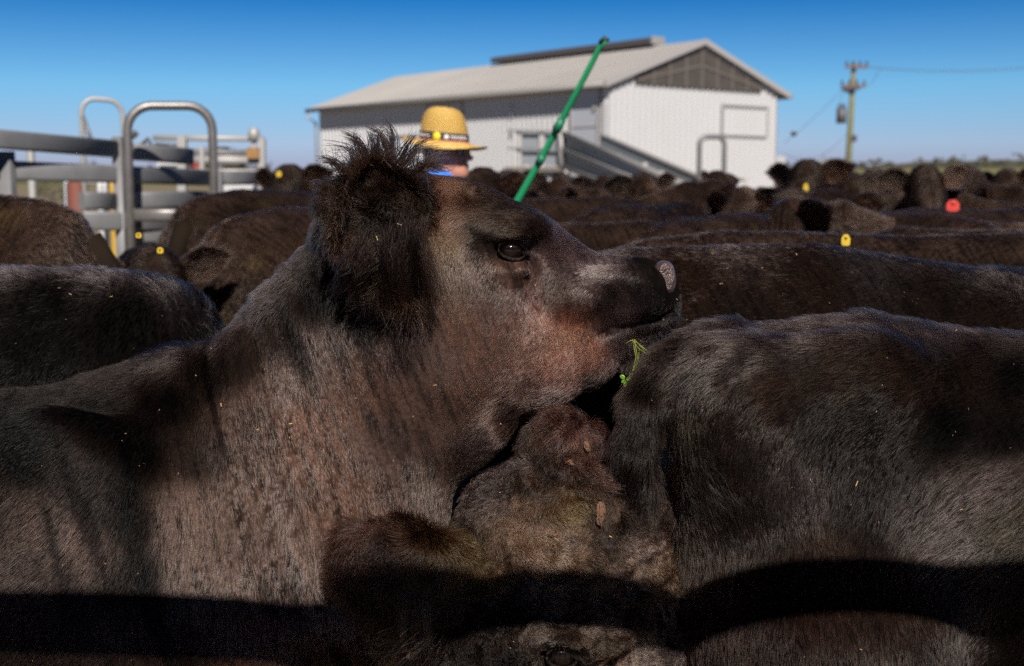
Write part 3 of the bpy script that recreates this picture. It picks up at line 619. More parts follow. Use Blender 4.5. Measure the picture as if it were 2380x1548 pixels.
# ---- 2 the head low in front, seen from above its forehead
def front_animal():
    Y = 1.735
    root = empty('cow', P(900, 1500, Y)*np.array([1, 1, 0]), label='young brown cow with curly forehead, dry scabs and one eye low in front', cat='cow')
    ro = np.array(root.location); b = Blob()
    b.chain(C3([(1330, 1150, 105, Y+.06), (1335, 1250, 200, Y+.02), (1360, 1390, 225, Y), (1440, 1560, 175, Y-.02), (1500, 1760, 110, Y-.06), (1520, 1900, 90, Y-.08)], Y), k=.07, sc=(1, .62, 1))
    b.ell(P(1310, 1060, Y+.05), (R(90, Y), .04, R(95, Y)), k=.035)             # poll
    b.ell(P(1450, 1210, Y+.03), (R(80, Y), .05, R(140, Y)), k=.05)
    b.ell(P(1185, 1215, Y+.03), (R(115, Y), .06, R(110, Y)), k=.05); b.ell(P(1160, 1370, Y+.01), (R(120, Y), .06, R(150, Y)), k=.05)             # side of the skull towards the ear
    b.ell(P(1385, 1470, Y-.115), (R(95, Y), .022, R(38, Y)), k=.03)
    b.ell(P(1285, 1455, Y-.085), (R(90, Y), .030, R(42, Y)), k=.03)            # brow above the eye
    b.ell(P(1475, 1130, Y-.03), (R(28, Y), .04, R(40, Y)), k=.03, op='-')
    b.chain([(P(1250, 1380, Y-.01), .09), (P(1150, 1720, Y-.10), .12), (P(900, 2100, 1.50), .15), (np.array([-.45, 1.38, .60]), .19), (np.array([-1.35, 1.36, .60]), .20)], k=.08)
    legs(b, -.5, -1.35, 1.37, zt=.5, s=.75, w=.11)
    pe, ne = b.hit(1303, 1528)
    b.ell(pe+np.array([0, .003, 0]), (.024, .016, .020), k=.016, op='-')
    b.ell(pe+np.array([-.004, -.002, .026]), (.036, .013, .010), k=.02)
    xa = P(1060, 0, Y)[0]; xb = P(1640, 0, Y)[0]
    V, F = b.mesh(.014, {0: [(xa, xb, .005)], 1: [(Y-.16, Y+.1, .006)], 2: [(.9, 1.35, .005)]})
    N = vnormals(V, F); V = V+N*(vnoise(V*26, 4)*.004*np.clip((V[:, 0]-xa+.05)*10, 0, 1))[:, None]
    body = mesh_np('body', V-ro, F, M_SKIN, root)
    OB = (.052, .028, .016); OC = (.15, .09, .058); OY = (.045, .027, .010)
    st = [(1310, 970, -.2, -1, 34, .7, (0.057, 0.02508, 0.01943)), (1250, 1010, -.9, .3, 32, .6, (0.057, 0.03344, 0.02564)), (1380, 1000, .8, .3, 36, .6, (0.057, 0.02508, 0.02098)), (1340, 1060, .1, 1, 32, .5, (0.0665, 0.03344, 0.02564)), (1290, 1090, -.6, .7, 28, .5, B), (1420, 1080, .6, .8, 34, .6, (0.0665, 0.02926, 0.02331)),
          (1130, 1100, -.8, -.4, 26, .6, (0.0475, 0.03511, 0.03263)), (1190, 1070, .2, -1, 30, .7, (0.0475, 0.03511, 0.03263)), (1130, 1180, -.9, .1, 28, .5, (0.057, 0.03762, 0.03108)), (1250, 1160, -.7, .5, 28, .5, OB), (1330, 1180, .2, 1, 26, .5, (0.076, 0.04598, 0.01554)), (1400, 1180, .9, .2, 26, .5, OB),
          (1200, 1240, -.8, .6, 28, .5, OB), (1260, 1260, .7, .7, 28, .55, OC), (1330, 1270, .9, -.3, 28, .55, OB), (1390, 1240, .2, 1, 22, .4, D_), (1460, 1190, .8, .3, 26, .6, D_), (1480, 1260, .8, .7, 22, .35, (0.08075, 0.05016, 0.03885)), (1530, 1330, .4, 1, 18, .3, (0.0855, 0.04598, 0.02331)),
          (1180, 1330, .5, .9, 26, .5, OB), (1260, 1340, .9, .4, 26, .5, OC), (1340, 1330, .9, -.2, 26, .5, OB), (1420, 1310, -.3, .9, 22, .45, OB), (1470, 1340, .5, 1, 20, .35, (0.076, 0.04849, 0.03497)), (1100, 1260, .4, .9, 26, .45, OY), (1090, 1320, .1, 1, 26, .4, OY),
          (1200, 1420, .1, 1, 22, .4, D_), (1320, 1420, .5, .8, 24, .4, D_), (1450, 1430, .2, 1, 18, .3, D_), (1560, 1440, .1, 1, 14, .25, (0.057, 0.03762, 0.03108)), (1280, 1470, -.6, -.2, 18, .35, (0.0665, 0.04598, 0.03497)), (1380, 1480, .9, .2, 20, .4, (0.09025, 0.05685, 0.03885)), (1430, 1500, .7, .6, 16, .3, OB), (1500, 1500, .3, 1, 13, .25, (0.08075, 0.05434, 0.04274)), (1580, 1500, .1, 1, 12, .25, (0.057, 0.03762, 0.03263)),
          (1330, 1548, .8, .5, 8, .2, D_), (1200, 1530, -.4, 1, 16, .3, D_), (1100, 1520, -.3, 1, 20, .4, D_), (950, 1500, -.5, 1, 22, .4, (0.04275, 0.02675, 0.02176)), (700, 1530, -.6, .8, 20, .4, D_)]
    fld = strokes(st, Y-.1)
    def sk(Pt, N):
        d, L, li, c = fld(Pt, N); near = np.linalg.norm(Pt-pe, axis=1); m = np.clip((near-.022)/.02, 0, 1)
        sw = vnoise(Pt*16, 71)*1.3; d = d+np.stack([sw, 0*sw, vnoise(Pt*16, 72)*.9], 1)*.8*np.clip((Pt[:, 2]-1.0)*8, 0, 1)[:, None]
        return d, L*(.25+.75*m), li, c*np.clip(1+.35*vnoise(Pt*18, 3)+.6*vnoise(Pt*60, 5), .15, 3)[:, None]
    paint(body, V, F, sk)
    kf = facing(.75)
    grow('coat', V, F, 190000, sk, root, M_HAIR, seed=21, keep=lambda c, n: kf(c, n)*(np.linalg.norm(c-pe, axis=1) > .018), clump=(.011, .55), curl=.7, frizz=.22, split=(14, 1.3), npt=8, cvar=.4, weight=lambda c: 1+1.5*(c[:, 0] > xa)).location = -Vector(ro)
    eye_parts(root, pe-ro+np.array([0, .011, 0]), ne*np.array([1, 1, .5]), .0195, tilt=math.radians(-8))
    # ear on the left, woolly
    eb_ = Blob(); Re = np.array(Matrix.Rotation(math.radians(14), 3, 'Y') @ Matrix.Rotation(math.radians(24), 3, 'X'))
    eb_.ell(P(940, 1325, Y-.055), (R(150, Y), .034, R(125, Y)), k=.03, rot=Re); eb_.ell(P(1060, 1330, Y-.035), (R(75, Y), .035, R(80, Y)), k=.04)
    ev, ef = eb_.mesh(.006); ear = mesh_np('ear', ev-ro, ef, M_SKIN, root)
    es = [(830, 1250, -.8, .3, 34, .55, (0.0294, 0.01368, 0.00936)), (900, 1205, -.5, -.5, 32, .5, (0.0315, 0.01444, 0.01008)), (980, 1195, -.2, -.6, 30, .5, (0.0294, 0.01368, 0.009)), (1050, 1230, .2, .4, 30, .45, OY), (1070, 1300, .1, 1, 28, .4, OY), (820, 1330, -.8, .5, 36, .5, B), (900, 1300, -.8, .6, 32, .4, (0.0273, 0.0133, 0.009)), (980, 1290, -.5, .8, 30, .4, B), (880, 1400, -.3, 1, 55, .4, D_), (1000, 1400, .1, 1, 80, .35, (0.0294, 0.019, 0.01512)), (1040, 1430, .1, 1, 95, .3, (0.0357, 0.0247, 0.02088)), (960, 1440, -.1, 1, 55, .3, D_)]
    ff = strokes(es, Y-.12); paint(ear, ev, ef, ff, .5)
    grow('ear_wool', ev, ef, 34000, lambda Pt, N: (lambda r: (r[0], r[1]*1.15*(1+.5*vnoise(Pt*30, 8)), r[2]*1.3, r[3]*(1+.5*vnoise(Pt*50, 7))[:, None]))(ff(Pt, N)), ear, M_HAIR, seed=22, clump=(.016, .62), curl=.4, frizz=.35, npt=8, cvar=.45).location = -Vector(ro)
    # dry scabs in the wool
    ms = mat('dry_scab', (.30, .15, .08), .8, bump=(300, .9), var=(70, (.16, .08, .05), .25))
    for (px, py, rx, ry) in ((1358, 1046, 7, 14), (1325, 1083, 11, 8), (1395, 1190, 11, 24), (1390, 1212, 8, 12), (1284, 1248, 13, 6)):
        p, n_ = b.hit(px, py)
        if p is None: continue
        m = MB(); k = 10; vs = [(0, 0, .004)]; fs = []
        for ring, (q, h) in enumerate(((.5, .0045), (1, 0))):
            for i in range(k):
                t = 2*math.pi*i/k; j = 1+RNG.normal(0, .16); vs.append((R(rx, Y)*q*math.cos(t)*j, R(ry, Y)*q*math.sin(t)*j, h+RNG.normal(0, .0008)))
        for i in range(k): fs.append((0, 1+i, 1+(i+1) % k)); fs.append((1+i, 1+k+i, 1+k+(i+1) % k, 1+(i+1) % k))
        m.add(vs, fs); q4 = Vector(n_).to_track_quat('Z', 'Y').to_matrix().to_4x4(); q4.translation = Vector(p-ro+n_*.011)
        m.build('scab', ms, root, M=q4)
    pts = []; colr = []
    for k_ in range(26):     # long locks hanging below the ear
        tx = RNG.uniform(940, 1080); y0 = Y-.085+RNG.normal(0, .006); c_ = np.array([.03, .021, .018])*RNG.uniform(.4, 2); ey = RNG.uniform(1500, 1600); ex_ = tx+RNG.normal(0, 14)
        for i in range(40):
            bs = P(tx+RNG.normal(0, 6), 1400+RNG.normal(0, 12), y0+RNG.normal(0, .003)); e = P(ex_+RNG.normal(0, 5), ey+RNG.normal(0, 12), y0+.02); t = np.linspace(0, 1, 8)[:, None]
            pts.append(bs+(e-bs)*t+np.array([RNG.normal(0, .002), -.012, 0])*np.sin(t*math.pi)); colr.append(c_*RNG.uniform(.6, 1.4))
    pts = np.array(pts); curves('ear_fringe', pts-ro, np.tile(.0004*np.linspace(1, .35, 8), (len(pts), 1)), np.array(colr), ear, M_HAIR)
    return b
front_animal()

# ---- 3 the rump on the right, tail hanging at its left edge
def rump_animal():
    Y = 1.84; root = empty('cow', P(2300, 1200, Y)*np.array([1, 1, 0]), label='black cow standing on the right, its rump and shaggy tail root nearest the chewing cow', cat='cow')
    ro = np.array(root.location); b = Blob()
    b.chain(C3([(1870, 1160, 335), (2050, 1165, 372), (2420, 1260, 445), (2900, 1270, 460), (3400, 1250, 430)], Y), k=.10, sc=(1, .86, 1))
    b.chain(C3([(1850, 1430, 275), (1850, 1700, 250)], Y-.085), k=.10, sc=(1, .9, 1))
    b.chain(C3([(1650, 830, 50), (1740, 835, 62), (1900, 812, 58), (2010, 808, 58), (2200, 850, 58), (2500, 880, 60), (3400, 890, 60)], Y), k=.09, sc=(1, 1.4, 1))
    b.ell(P(1975, 870, Y-.14), (R(140, Y), .035, R(80, Y)), k=.10)         # hook bone
    b.ell(P(1725, 1010, Y-.13), (R(130, Y), .07, R(170, Y)), k=.09)
    b.ell(P(1690, 930, Y-.12), (R(100, Y), .07, R(110, Y)), k=.07)        # pin bone
    b.ell(P(1735, 862, Y-.20), (R(42, Y), .03, R(10, Y)), k=.02, op='-', rot=np.array(Matrix.Rotation(math.radians(-28), 3, 'Y')))
    b.chain([((3.2*.62, Y, 1.18), .17), ((2.25, Y, 1.22), .14), ((2.5, Y, 1.30), .10), ((2.75, Y-.05, 1.2), .07)], k=.08)
    legs(b, 1.75, .45, Y)
    b.chain(C3([(1700, 800, 58, Y-.03), (1620, 822, 56, Y-.06), (1550, 865, 54, Y-.10), (1500, 940, 50, Y-.13), (1478, 1040, 42, Y-.14), (1490, 1130, 36, Y-.13), (1500, 1300, 30, Y-.12), (1510, 1600, 26, Y-.12), (1530, 2000, 20, Y-.08)], Y), k=.022, sc=(1, .8, 1))
    b.cone(P(1572, 990, Y-.22), P(1532, 1260, Y-.22), .018, .024, k=.025, op='-')
    V, F = b.mesh(.013, {0: [(P(1400, 0, Y)[0], P(1800, 0, Y)[0], .007)], 2: [(1.0, 1.4, .008)]})
    body = mesh_np('body', V-ro, F, M_SKIN, root)
    G2 = (.052, .037, .033); BB = (.026, .014, .009); G3 = (.036, .026, .023)  # pale top sheen and dark upper flank shade are painted with these
    st = [(1500, 900, -.5, .9, 34, .7, D_), (1460, 1000, -.5, 1, 36, .8, D_), (1470, 1100, -.3, 1, 34, .7, D_), (1520, 960, .1, 1, 24, .5, (0.02475, 0.01692, 0.01452)), (1580, 800, -.8, .3, 30, .7, D_), (1580, 860, -.8, .5, 24, .5, G2), (1660, 770, -.9, -.2, 28, .7, G3), (1700, 800, -.9, .2, 22, .5, G2), (1720, 850, -.9, .4, 14, .3, G3), (1620, 900, -.7, .7, 20, .4, G2),
          (1780, 750, -1, -.1, 26, .6, G2), (1880, 745, -1, 0, 24, .6, G2), (2020, 730, -1, -.1, 26, .7, G2), (2200, 780, -1, .1, 24, .7, G2), (2360, 800, -1, .1, 24, .7, G3), (1850, 820, -.95, .2, 18, .35, G3),
          (1800, 900, -1, .3, 18, .3, BB), (1950, 850, -1, .2, 18, .3, BB), (2100, 860, -1, .25, 18, .3, BB), (2250, 860, -1, .3, 18, .3, (0.0165, 0.00846, 0.00528)), (2360, 860, -1, .3, 18, .3, K), (1700, 960, -.6, .9, 18, .3, BB), (1900, 1000, -.7, .8, 18, .3, D_), (2050, 980, -.9, .5, 18, .3, D_), (2200, 1000, -.9, .5, 18, .3, K), (2340, 1020, -.8, .6, 18, .3, K),
          (1600, 980, .1, 1, 26, .5, (0.033, 0.02115, 0.0088)), (1570, 1060, .1, 1, 30, .55, (0.0165, 0.01034, 0.00616)), (1590, 1180, .15, 1, 26, .4, (0.02475, 0.01551, 0.00968)), (1680, 1100, 0, 1, 20, .3, (0.0385, 0.02538, 0.02024)), (1780, 1060, -.3, 1, 18, .3, (0.04675, 0.03055, 0.02508)), (1850, 1150, -.1, 1, 18, .3, (0.0385, 0.02538, 0.02112)), (1700, 1250, .1, 1, 18, .3, (0.0275, 0.01692, 0.01232)), (1900, 1280, 0, 1, 18, .3, (0.03025, 0.01786, 0.0132)),
          (2050, 1100, -.4, .9, 18, .3, D_), (2000, 1200, -.3, 1, 18, .3, (0.01925, 0.01222, 0.01012)), (2150, 1200, -.7, .8, 22, .35, G3), (2250, 1150, -.8, .6, 22, .35, (0.04675, 0.03196, 0.02816)), (2350, 1100, -.9, .5, 22, .35, G2), (2350, 1220, -.9, .5, 22, .35, (0.03025, 0.02115, 0.0132)), (2200, 1270, -.9, .4, 22, .35, G2),
          (1700, 1450, .15, 1, 18, .3, (0.02475, 0.01128, 0.00792)), (1900, 1450, .1, 1, 18, .3, (0.02475, 0.01128, 0.00792)), (2100, 1440, -.2, 1, 16, .3, (0.0275, 0.0141, 0.00968)), (2250, 1480, -.5, .9, 14, .3, (0.044, 0.02914, 0.02552)), (2150, 1530, -.4, 1, 14, .3, (0.033, 0.02115, 0.0176)), (2370, 1480, -.6, .8, 14, .3, D_)]
    fld = strokes(st, Y-.2)
    def sk(Pt, N):
        d, L, li, c = fld(Pt, N); return d, L, li, c*(1+.28*vnoise(Pt*np.array([14, 10, 14]), 43)+.2*vnoise(Pt*40, 44)+np.clip(N[:, 2]-.6, 0, 1)*1.2)[:, None]  # hair facing up painted lighter as top sheen
    paint(body, V, F, sk)
    grow('coat', V, F, 330000, sk, root, M_HAIR, seed=31, keep=facing(.72), radius=.00036, clump=(.007, .36), frizz=.1).location = -Vector(ro)
rump_animal()

# ---- 4 and 5 the two long backs behind
def back_animal(label, Y, rows, top, st, q, n, seed, xf, xr):
    root = empty('cow', (float(P(rows[0][0], 0, Y)[0]), Y, 0), label=label, cat='cow'); ro = np.array(root.location); b = Blob()
    b.chain(C3(rows, Y), k=.1, sc=(1, .95, 1)); b.chain(C3(top, Y), k=.09, sc=(1, 1.3, 1)); legs(b, xf, xr, Y)
    e = np.array(P(rows[-1][0], 0, Y)); s = 1 if rows[-1][0] > rows[0][0] else -1
    b.chain([((e[0], Y, 1.12), .22), ((e[0]+s*.3, Y, 1.2), .16), ((e[0]+s*.55, Y, 1.3), .11), ((e[0]+s*.85, Y+.03, 1.2), .07)], k=.09)
    r0 = np.array(P(rows[0][0], 0, Y)); x0 = r0[0]-s*R(rows[0][2], Y)
    b.chain([((x0+s*.04, Y, 1.16), .035), ((x0-s*.03, Y, 1.0), .03), ((x0-s*.03, Y, .5), .025)], k=.04)
    V, F = b.mesh(.016); body = mesh_np('body', V-ro, F, M_SKIN, root); fld = strokes(st, Y-.2)
    def sk(Pt, N):
        d, L, li, c = fld(Pt, N); return d, L, li, c*(1+.3*vnoise(Pt*12, seed)+np.clip(N[:, 2]-.8, 0, 1)*4)[:, None]  # narrow bright rim along the spine painted by normal
    paint(body, V, F, sk)
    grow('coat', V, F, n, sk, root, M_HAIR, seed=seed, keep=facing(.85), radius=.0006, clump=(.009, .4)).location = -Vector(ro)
LR = (.038, .028, .027)  # painted rim sheen; the black flank rows below it are painted shade
back_animal('black cow whose broad back shows behind the neck of the raised cow', 2.45, [(270, 985, 332), (-200, 1000, 357), (-700, 990, 347)], [(400, 735, 52), (200, 704, 50), (0, 702, 50), (-600, 714, 55)],
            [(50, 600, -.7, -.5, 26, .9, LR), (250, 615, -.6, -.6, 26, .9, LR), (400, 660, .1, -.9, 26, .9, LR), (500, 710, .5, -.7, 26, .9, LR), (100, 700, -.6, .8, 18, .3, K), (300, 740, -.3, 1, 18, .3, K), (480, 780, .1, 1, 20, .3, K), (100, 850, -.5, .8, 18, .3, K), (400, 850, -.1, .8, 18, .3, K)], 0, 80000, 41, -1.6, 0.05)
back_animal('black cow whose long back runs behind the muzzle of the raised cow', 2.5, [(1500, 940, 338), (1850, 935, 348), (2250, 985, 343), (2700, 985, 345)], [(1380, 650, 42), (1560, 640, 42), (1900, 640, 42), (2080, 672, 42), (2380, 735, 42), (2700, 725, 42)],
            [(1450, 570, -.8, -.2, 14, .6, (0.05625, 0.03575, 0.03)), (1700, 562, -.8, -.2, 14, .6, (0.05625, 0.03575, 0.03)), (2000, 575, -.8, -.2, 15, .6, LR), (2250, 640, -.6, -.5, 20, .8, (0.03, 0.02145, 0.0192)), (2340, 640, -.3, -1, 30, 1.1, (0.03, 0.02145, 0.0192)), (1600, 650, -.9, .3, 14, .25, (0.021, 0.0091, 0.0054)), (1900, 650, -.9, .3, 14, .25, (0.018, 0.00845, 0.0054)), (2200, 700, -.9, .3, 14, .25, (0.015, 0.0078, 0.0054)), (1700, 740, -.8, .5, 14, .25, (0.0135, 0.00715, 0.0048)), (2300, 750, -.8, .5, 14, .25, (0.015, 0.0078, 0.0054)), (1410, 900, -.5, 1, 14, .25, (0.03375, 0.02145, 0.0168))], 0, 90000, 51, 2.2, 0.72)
# ------------------------------------------------------------------ ground, hills, distant trees
def ground_mat():
    m = mat('yard_dirt', (.16, .115, .075), .95, bump=(3, .8), var=(.35, (.20, .17, .10), .25)); return m
g = MB(); nn = 70; hill = MB()
xs = [-4000+8000*i/80 for i in range(81)]; ys = [-60, -10, 0, 5, 12, 20, 30, 45, 60, 80, 120, 200, 400, 900, 2000, 4000]
g.add([(x if abs(x) > 1 else 0, y, -.02+.03*math.sin(x*.7)*math.cos(y*.5) if y < 90 else 0) for y in ys for x in xs], [(j*81+i, j*81+i+1, (j+1)*81+i+1, (j+1)*81+i) for j in range(len(ys)-1) for i in range(80)], True)
tag(g.build('ground', ground_mat()), kind='structure')
hm = mat('hill_scrub', (.045, .045, .03), .95, var=(.02, (.085, .075, .035), .2))
fm = mat('dry_paddock', (.19, .17, .06), .95, var=(.02, (.12, .12, .04), .2))
def ridge(name, Y0, D, h, x0, x1, n, seed, m):
    b = MB(); vs = []
    for j in range(9):
        v = j/8
        for i in range(n+1):
            x = x0+(x1-x0)*i/n; hh = h(x)*(math.sin(v*math.pi/2) if v < .7 else math.sin(v*math.pi/2)); hh *= 1+.06*vnoise(np.array([[x*.012, v*3, seed]]))[0]+.05*vnoise(np.array([[x*.05, v*6, seed]]))[0]
            vs.append((x, Y0+D*v, hh-.3))
    b.add(vs, [(j*(n+1)+i, j*(n+1)+i+1, (j+1)*(n+1)+i+1, (j+1)*(n+1)+i) for j in range(8) for i in range(n)], True)
    return tag(b.build(name, m), kind='structure')
ridge('hills', 1400, 400, lambda x: 6+28*max(0, min(1, (x-180)/420))**1.3, -1500, 1600, 160, 3, hm)
ridge('field', 420, 300, lambda x: 1.5+8*max(0, min(1, (x-60)/110)), -800, 900, 120, 9, fm)
# a distant wood along the rise: many small trees one cannot tell apart
def wood():
    b = MB(); 
    for i in range(520):
        x = RNG.uniform(-300, 600); y = RNG.uniform(700, 780)+.1*x; z0 = 3+.03*max(0, x-80); hgt = RNG.uniform(4, 9)
        for k in range(5):
            c = Vector((x+RNG.normal(0, hgt*.2), y+RNG.normal(0, 1.5), z0+hgt*RNG.uniform(.35, .95))); r = hgt*RNG.uniform(.14, .26); a = RNG.uniform(0, 6)
            vs = [c+Vector((r*math.cos(a+t), r*.8*math.sin(a+t), r*RNG.uniform(-.4, .1))) for t in (0, 1.26, 2.5, 3.77, 5.03)]+[c+Vector((0, 0, r*RNG.uniform(.5, 1)))]
            b.add(vs, [(0, 1, 5), (1, 2, 5), (2, 3, 5), (3, 4, 5), (4, 0, 5), (4, 3, 2, 1, 0)])
        b.tube([(x, y, z0-3), (x, y, z0+hgt*.5)], hgt*.03, 4)
    tag(b.build('distant_wood', mat('scrub_foliage', (.04, .042, .028), .9, var=(.1, (.07, .06, .04), .2))), 'low grey green line of far trees along the rise', kind='stuff')
wood()
def tree(px, top, Y, wpx, label, seed, group='trees on the horizon'):
    rg = np.random.default_rng(seed); x = float(P(px, 0, Y)[0]); h = float(P(px, top, Y)[2]); wd = R(wpx, Y)
    root = empty('tree', (x, Y, 0), label=label, cat='tree', group=group); t = MB(); t.tube([(0, 0, 0), (.1, 0, h*.3), (.05, 0, h*.7)], [h*.035, h*.026, h*.012], 7); c = MB()
    for k in range(7):
        a = rg.uniform(0, 6.28); e = Vector((math.cos(a)*wd*.35, math.sin(a)*wd*.3, h*rg.uniform(.55, .9))); t.tube([(.05, 0, h*rg.uniform(.25, .5)), e*.6+Vector((0, 0, h*.15)), e], [h*.014, h*.009, h*.004], 5)
        for q in range(60):
            p = e+Vector(rg.normal(0, 1, 3))*wd*.13; r = wd*rg.uniform(.02, .05); n_ = Vector(rg.normal(0, 1, 3)).normalized(); u = n_.orthogonal().normalized(); v = n_.cross(u)
            c.add([p+u*r, p+v*r*.6, p-u*r, p-v*r*.6], [(0, 1, 2, 3)])
    t.build('trunk', M_BARK, root); c.build('crown', M_LEAF, root)
M_BARK = mat('bark', (.10, .08, .065), .9); M_LEAF = mat('leaves', (.055, .058, .03), .8, var=(1.5, (.09, .08, .04), .2))
tree(1905, 372, 130, 70, 'bare-looking small tree behind the right hoop gate', 1)
tree(2000, 405, 220, 70, 'low round tree right of the power pole foot', 2); tree(2110, 402, 230, 55, 'small tree standing left of the hill slope', 3)
tree(2160, 407, 260, 60, 'small tree where the hill slope begins', 6)
tree(175, 372, 60, 60, 'green tree seen between the upper rails of the left yard', 4); tree(250, 395, 75, 90, 'bushy tree behind the yellow post of the left yard', 5); tree(100, 425, 60, 90, 'low olive bush seen under the middle rail at far left', 7)
tree(560, 375, 70, 110, 'dark green tree seen through the truck frame', 8)

# ------------------------------------------------------------------ the shed
M_WALL = mat('white_steel_cladding', (.56, .56, .58), .45, .1, var=(.5, (.51, .51, .525), .3))
M_ROOF = mat('zincalume_roof', (.36, .345, .34), .5, .2, var=(.4, (.30, .29, .285), .3))
M_TRIM = mat('shed_trim', (.42, .40, .40), .5, .2)
M_DARK = mat('shade_mesh', (.055, .048, .046), .8, var=(3, (.075, .066, .06), .2))
M_FRAMED = mat('mesh_backing_frame', (.13, .11, .10), .7)
M_DOOR = mat('grey_door', (.43, .45, .52), .5)
M_GUT = mat('gutter_grey', (.30, .285, .28), .45, .3)
def shed():
    c0 = Vector((2.95, 38.0, 0)); ang = math.atan2(14, -11.3); 
    L = 17.3; W = 7.9; HE = 4.55; HA = 5.93
    # local frame: x along the long wall (away to the left), y along the gable wall (away to the right)
    ux = Vector((-.628, .778, 0)); uy = Vector((.778, .628, 0)); uz = Vector((0, 0, 1))
    M = Matrix(((ux.x, uy.x, 0, c0.x), (ux.y, uy.y, 0, c0.y), (0, 0, 1, 0), (0, 0, 0, 1)))
    root = empty('shed', (0, 0, 0), label='long white corrugated steel shed with a dark mesh gable and grey roof', cat='shed'); root.location = c0
    Mi = Matrix.Translation(-c0) @ M
    def corr(a, u, length, hfun, out, pitch=.26, dep=.06, z0=0):
        """ribbed cladding sheet from a along u, rising to hfun(s)"""
        vs = []; fs = []; s = 0; prof = [(0, 0), (.42, 0), (.55, 1), (.87, 1)]; st = []
        while s < length:
            for f_, o in prof:
                if s+f_*pitch <= length: st.append((s+f_*pitch, o))
            s += pitch
        st.append((length, 0)); a = Vector(a); u = Vector(u); out = Vector(out)
        for q, o in st:
            p = a+u*q+out*(o*dep); vs += [p+Vector((0, 0, z0)), p+Vector((0, 0, hfun(q)))]
        for i in range(len(st)-1): fs.append((2*i, 2*i+2, 2*i+3, 2*i+1))
        return vs, fs
    rise = lambda q: HE+(HA-HE)*(1-abs(q-W/2)/(W/2))
    v, f = corr((0, 0, 0), (1, 0, 0), L, lambda q: HE, (0, -1, 0)); m = MB(); m.add(v, f); m.box((L/2, .06, HE/2), (L-.02, .1, HE-.02)); m.build('long_wall', M_WALL, root, M=Mi)
    v, f = corr((0, 0, 0), (0, 1, 0), W, rise, (-1, 0, 0)); m = MB(); m.add(v, [q[::-1] for q in f]); m.prism([(.03, .02, 0), (.03, W-.02, 0), (.03, W-.02, HE-.05), (.03, W/2, HA-.06), (.03, .02, HE-.05)], (.08, 0, 0)); m.build('gable_wall', M_WALL, root, M=Mi)
    m = MB(); m.box((L/2, W-.05, HE/2), (L, .1, HE)); m.box((L-.05, W/2, HE/2), (.1, W, HE)); m.prism([(L-.1, 0, HE), (L-.1, W, HE), (L-.1, W/2, HA)], (.1, 0, 0)); m.build('rear_walls', M_WALL, root, M=Mi)
    # roof: two ribbed slopes with an overhang
    sl = (HA-HE)/(W/2); ov = .36
    m = MB()
    for sg in (0, 1):
        y0 = -ov if sg == 0 else W+ov; vs = []; fs = []; n = int(L/.22)
        for i in range(n+1):
            for k, o in ((0, 0), (.1, .03)):
                x = -.22+(L+.44)*(i+k*1.0)/n
                for (yy, zz) in ((y0, HE-sl*ov+.06), (W/2, HA+.07)): vs.append((x, yy, zz+o))
        for i in range(2*(n+1)-1): fs.append((2*i, 2*i+1, 2*i+3, 2*i+2) if sg == 0 else (2*i, 2*i+2, 2*i+3, 2*i+1))
        m.add(vs, fs)
        m.prism([(-.2, y0, HE-sl*ov), (L+.2, y0, HE-sl*ov), (L+.2, W/2, HA+.01), (-.2, W/2, HA+.01)], (0, 0, .04))
    m.build('roof', M_ROOF, root, M=Mi)
    m = MB(); 
    for y0, y1 in ((-ov-.02, W/2), (W+ov+.02, W/2)): m.bar((-.24, y0, HE-sl*ov-.0), (-.24, y1, HA+.03), .04, .18)
    m.build('barge_board', M_TRIM, root, M=Mi)
    m = MB(); m.bar((-.25, -ov-.07, HE-sl*ov-.02), (L+.3, -ov-.07, HE-sl*ov-.02), .14, .15, cr=.04); m.bar((-.25, W+ov+.07, HE-sl*ov-.02), (L+.3, W+ov+.07, HE-sl*ov-.02), .14, .15, cr=.04); m.build('gutter', M_GUT, root, M=Mi)
    m = MB(); m.tube([(L+.22, -ov-.07, HE-.22), (L+.22, -ov-.07, HE-.42), (L+.1, -.12, HE-.62), (L+.05, -.09, .3)], .05, 8); m.build('downpipe', M_STEELP, root, M=Mi)
    m = MB(); m.box((.12, -.09, HE/2-.3), (.2, .1, HE-.75)); m.build('downpipe', M_WALL, root, M=Mi)
    # ridge vent
    m = MB(); m.prism([(1.9, W/2-.30, HA+.12), (1.9, W/2+.30, HA+.12), (1.9, W/2+.34, HA+.30), (1.9, W/2, HA+.38), (1.9, W/2-.34, HA+.30)], (8.6, 0, 0)); m.build('ridge_vent', mat('ridge_vent_dark', (.10, .085, .085), .6), root, M=Mi)
    m = MB(); m.box((1.87, W/2, HA+.24), (.06, .6, .26)); m.build('ridge_vent_cap', M_ROOF, root, M=Mi)
    # dark mesh gable with pale framing behind
    yA, yB, zb = 1.05, W-1.0, HE-.05
    gz = lambda y: rise(y)-.17
    m = MB(); m.prism([(-.10, yA, zb), (-.10, yB, zb), (-.10, yB, gz(yB)), (-.10, W/2, gz(W/2)), (-.10, yA, gz(yA))], (.035, 0, 0)); gp = m.build('gable_mesh', M_DARK, root, M=Mi)
    m = MB()
    for i in range(1, 8):
        y = yA+(yB-yA)*i/8; m.bar((-.108, y, zb), (-.108, y, gz(y)), .014, .09, up=(0, 1, 0))
    m.bar((-.118, yA, zb+.12), (-.118, W/2, gz(W/2)-.55), .014, .08); m.bar((-.122, yB, zb+.12), (-.122, W/2, gz(W/2)-.55), .014, .08)
    m.build('gable_framing', M_FRAMED, gp, M=Mi)
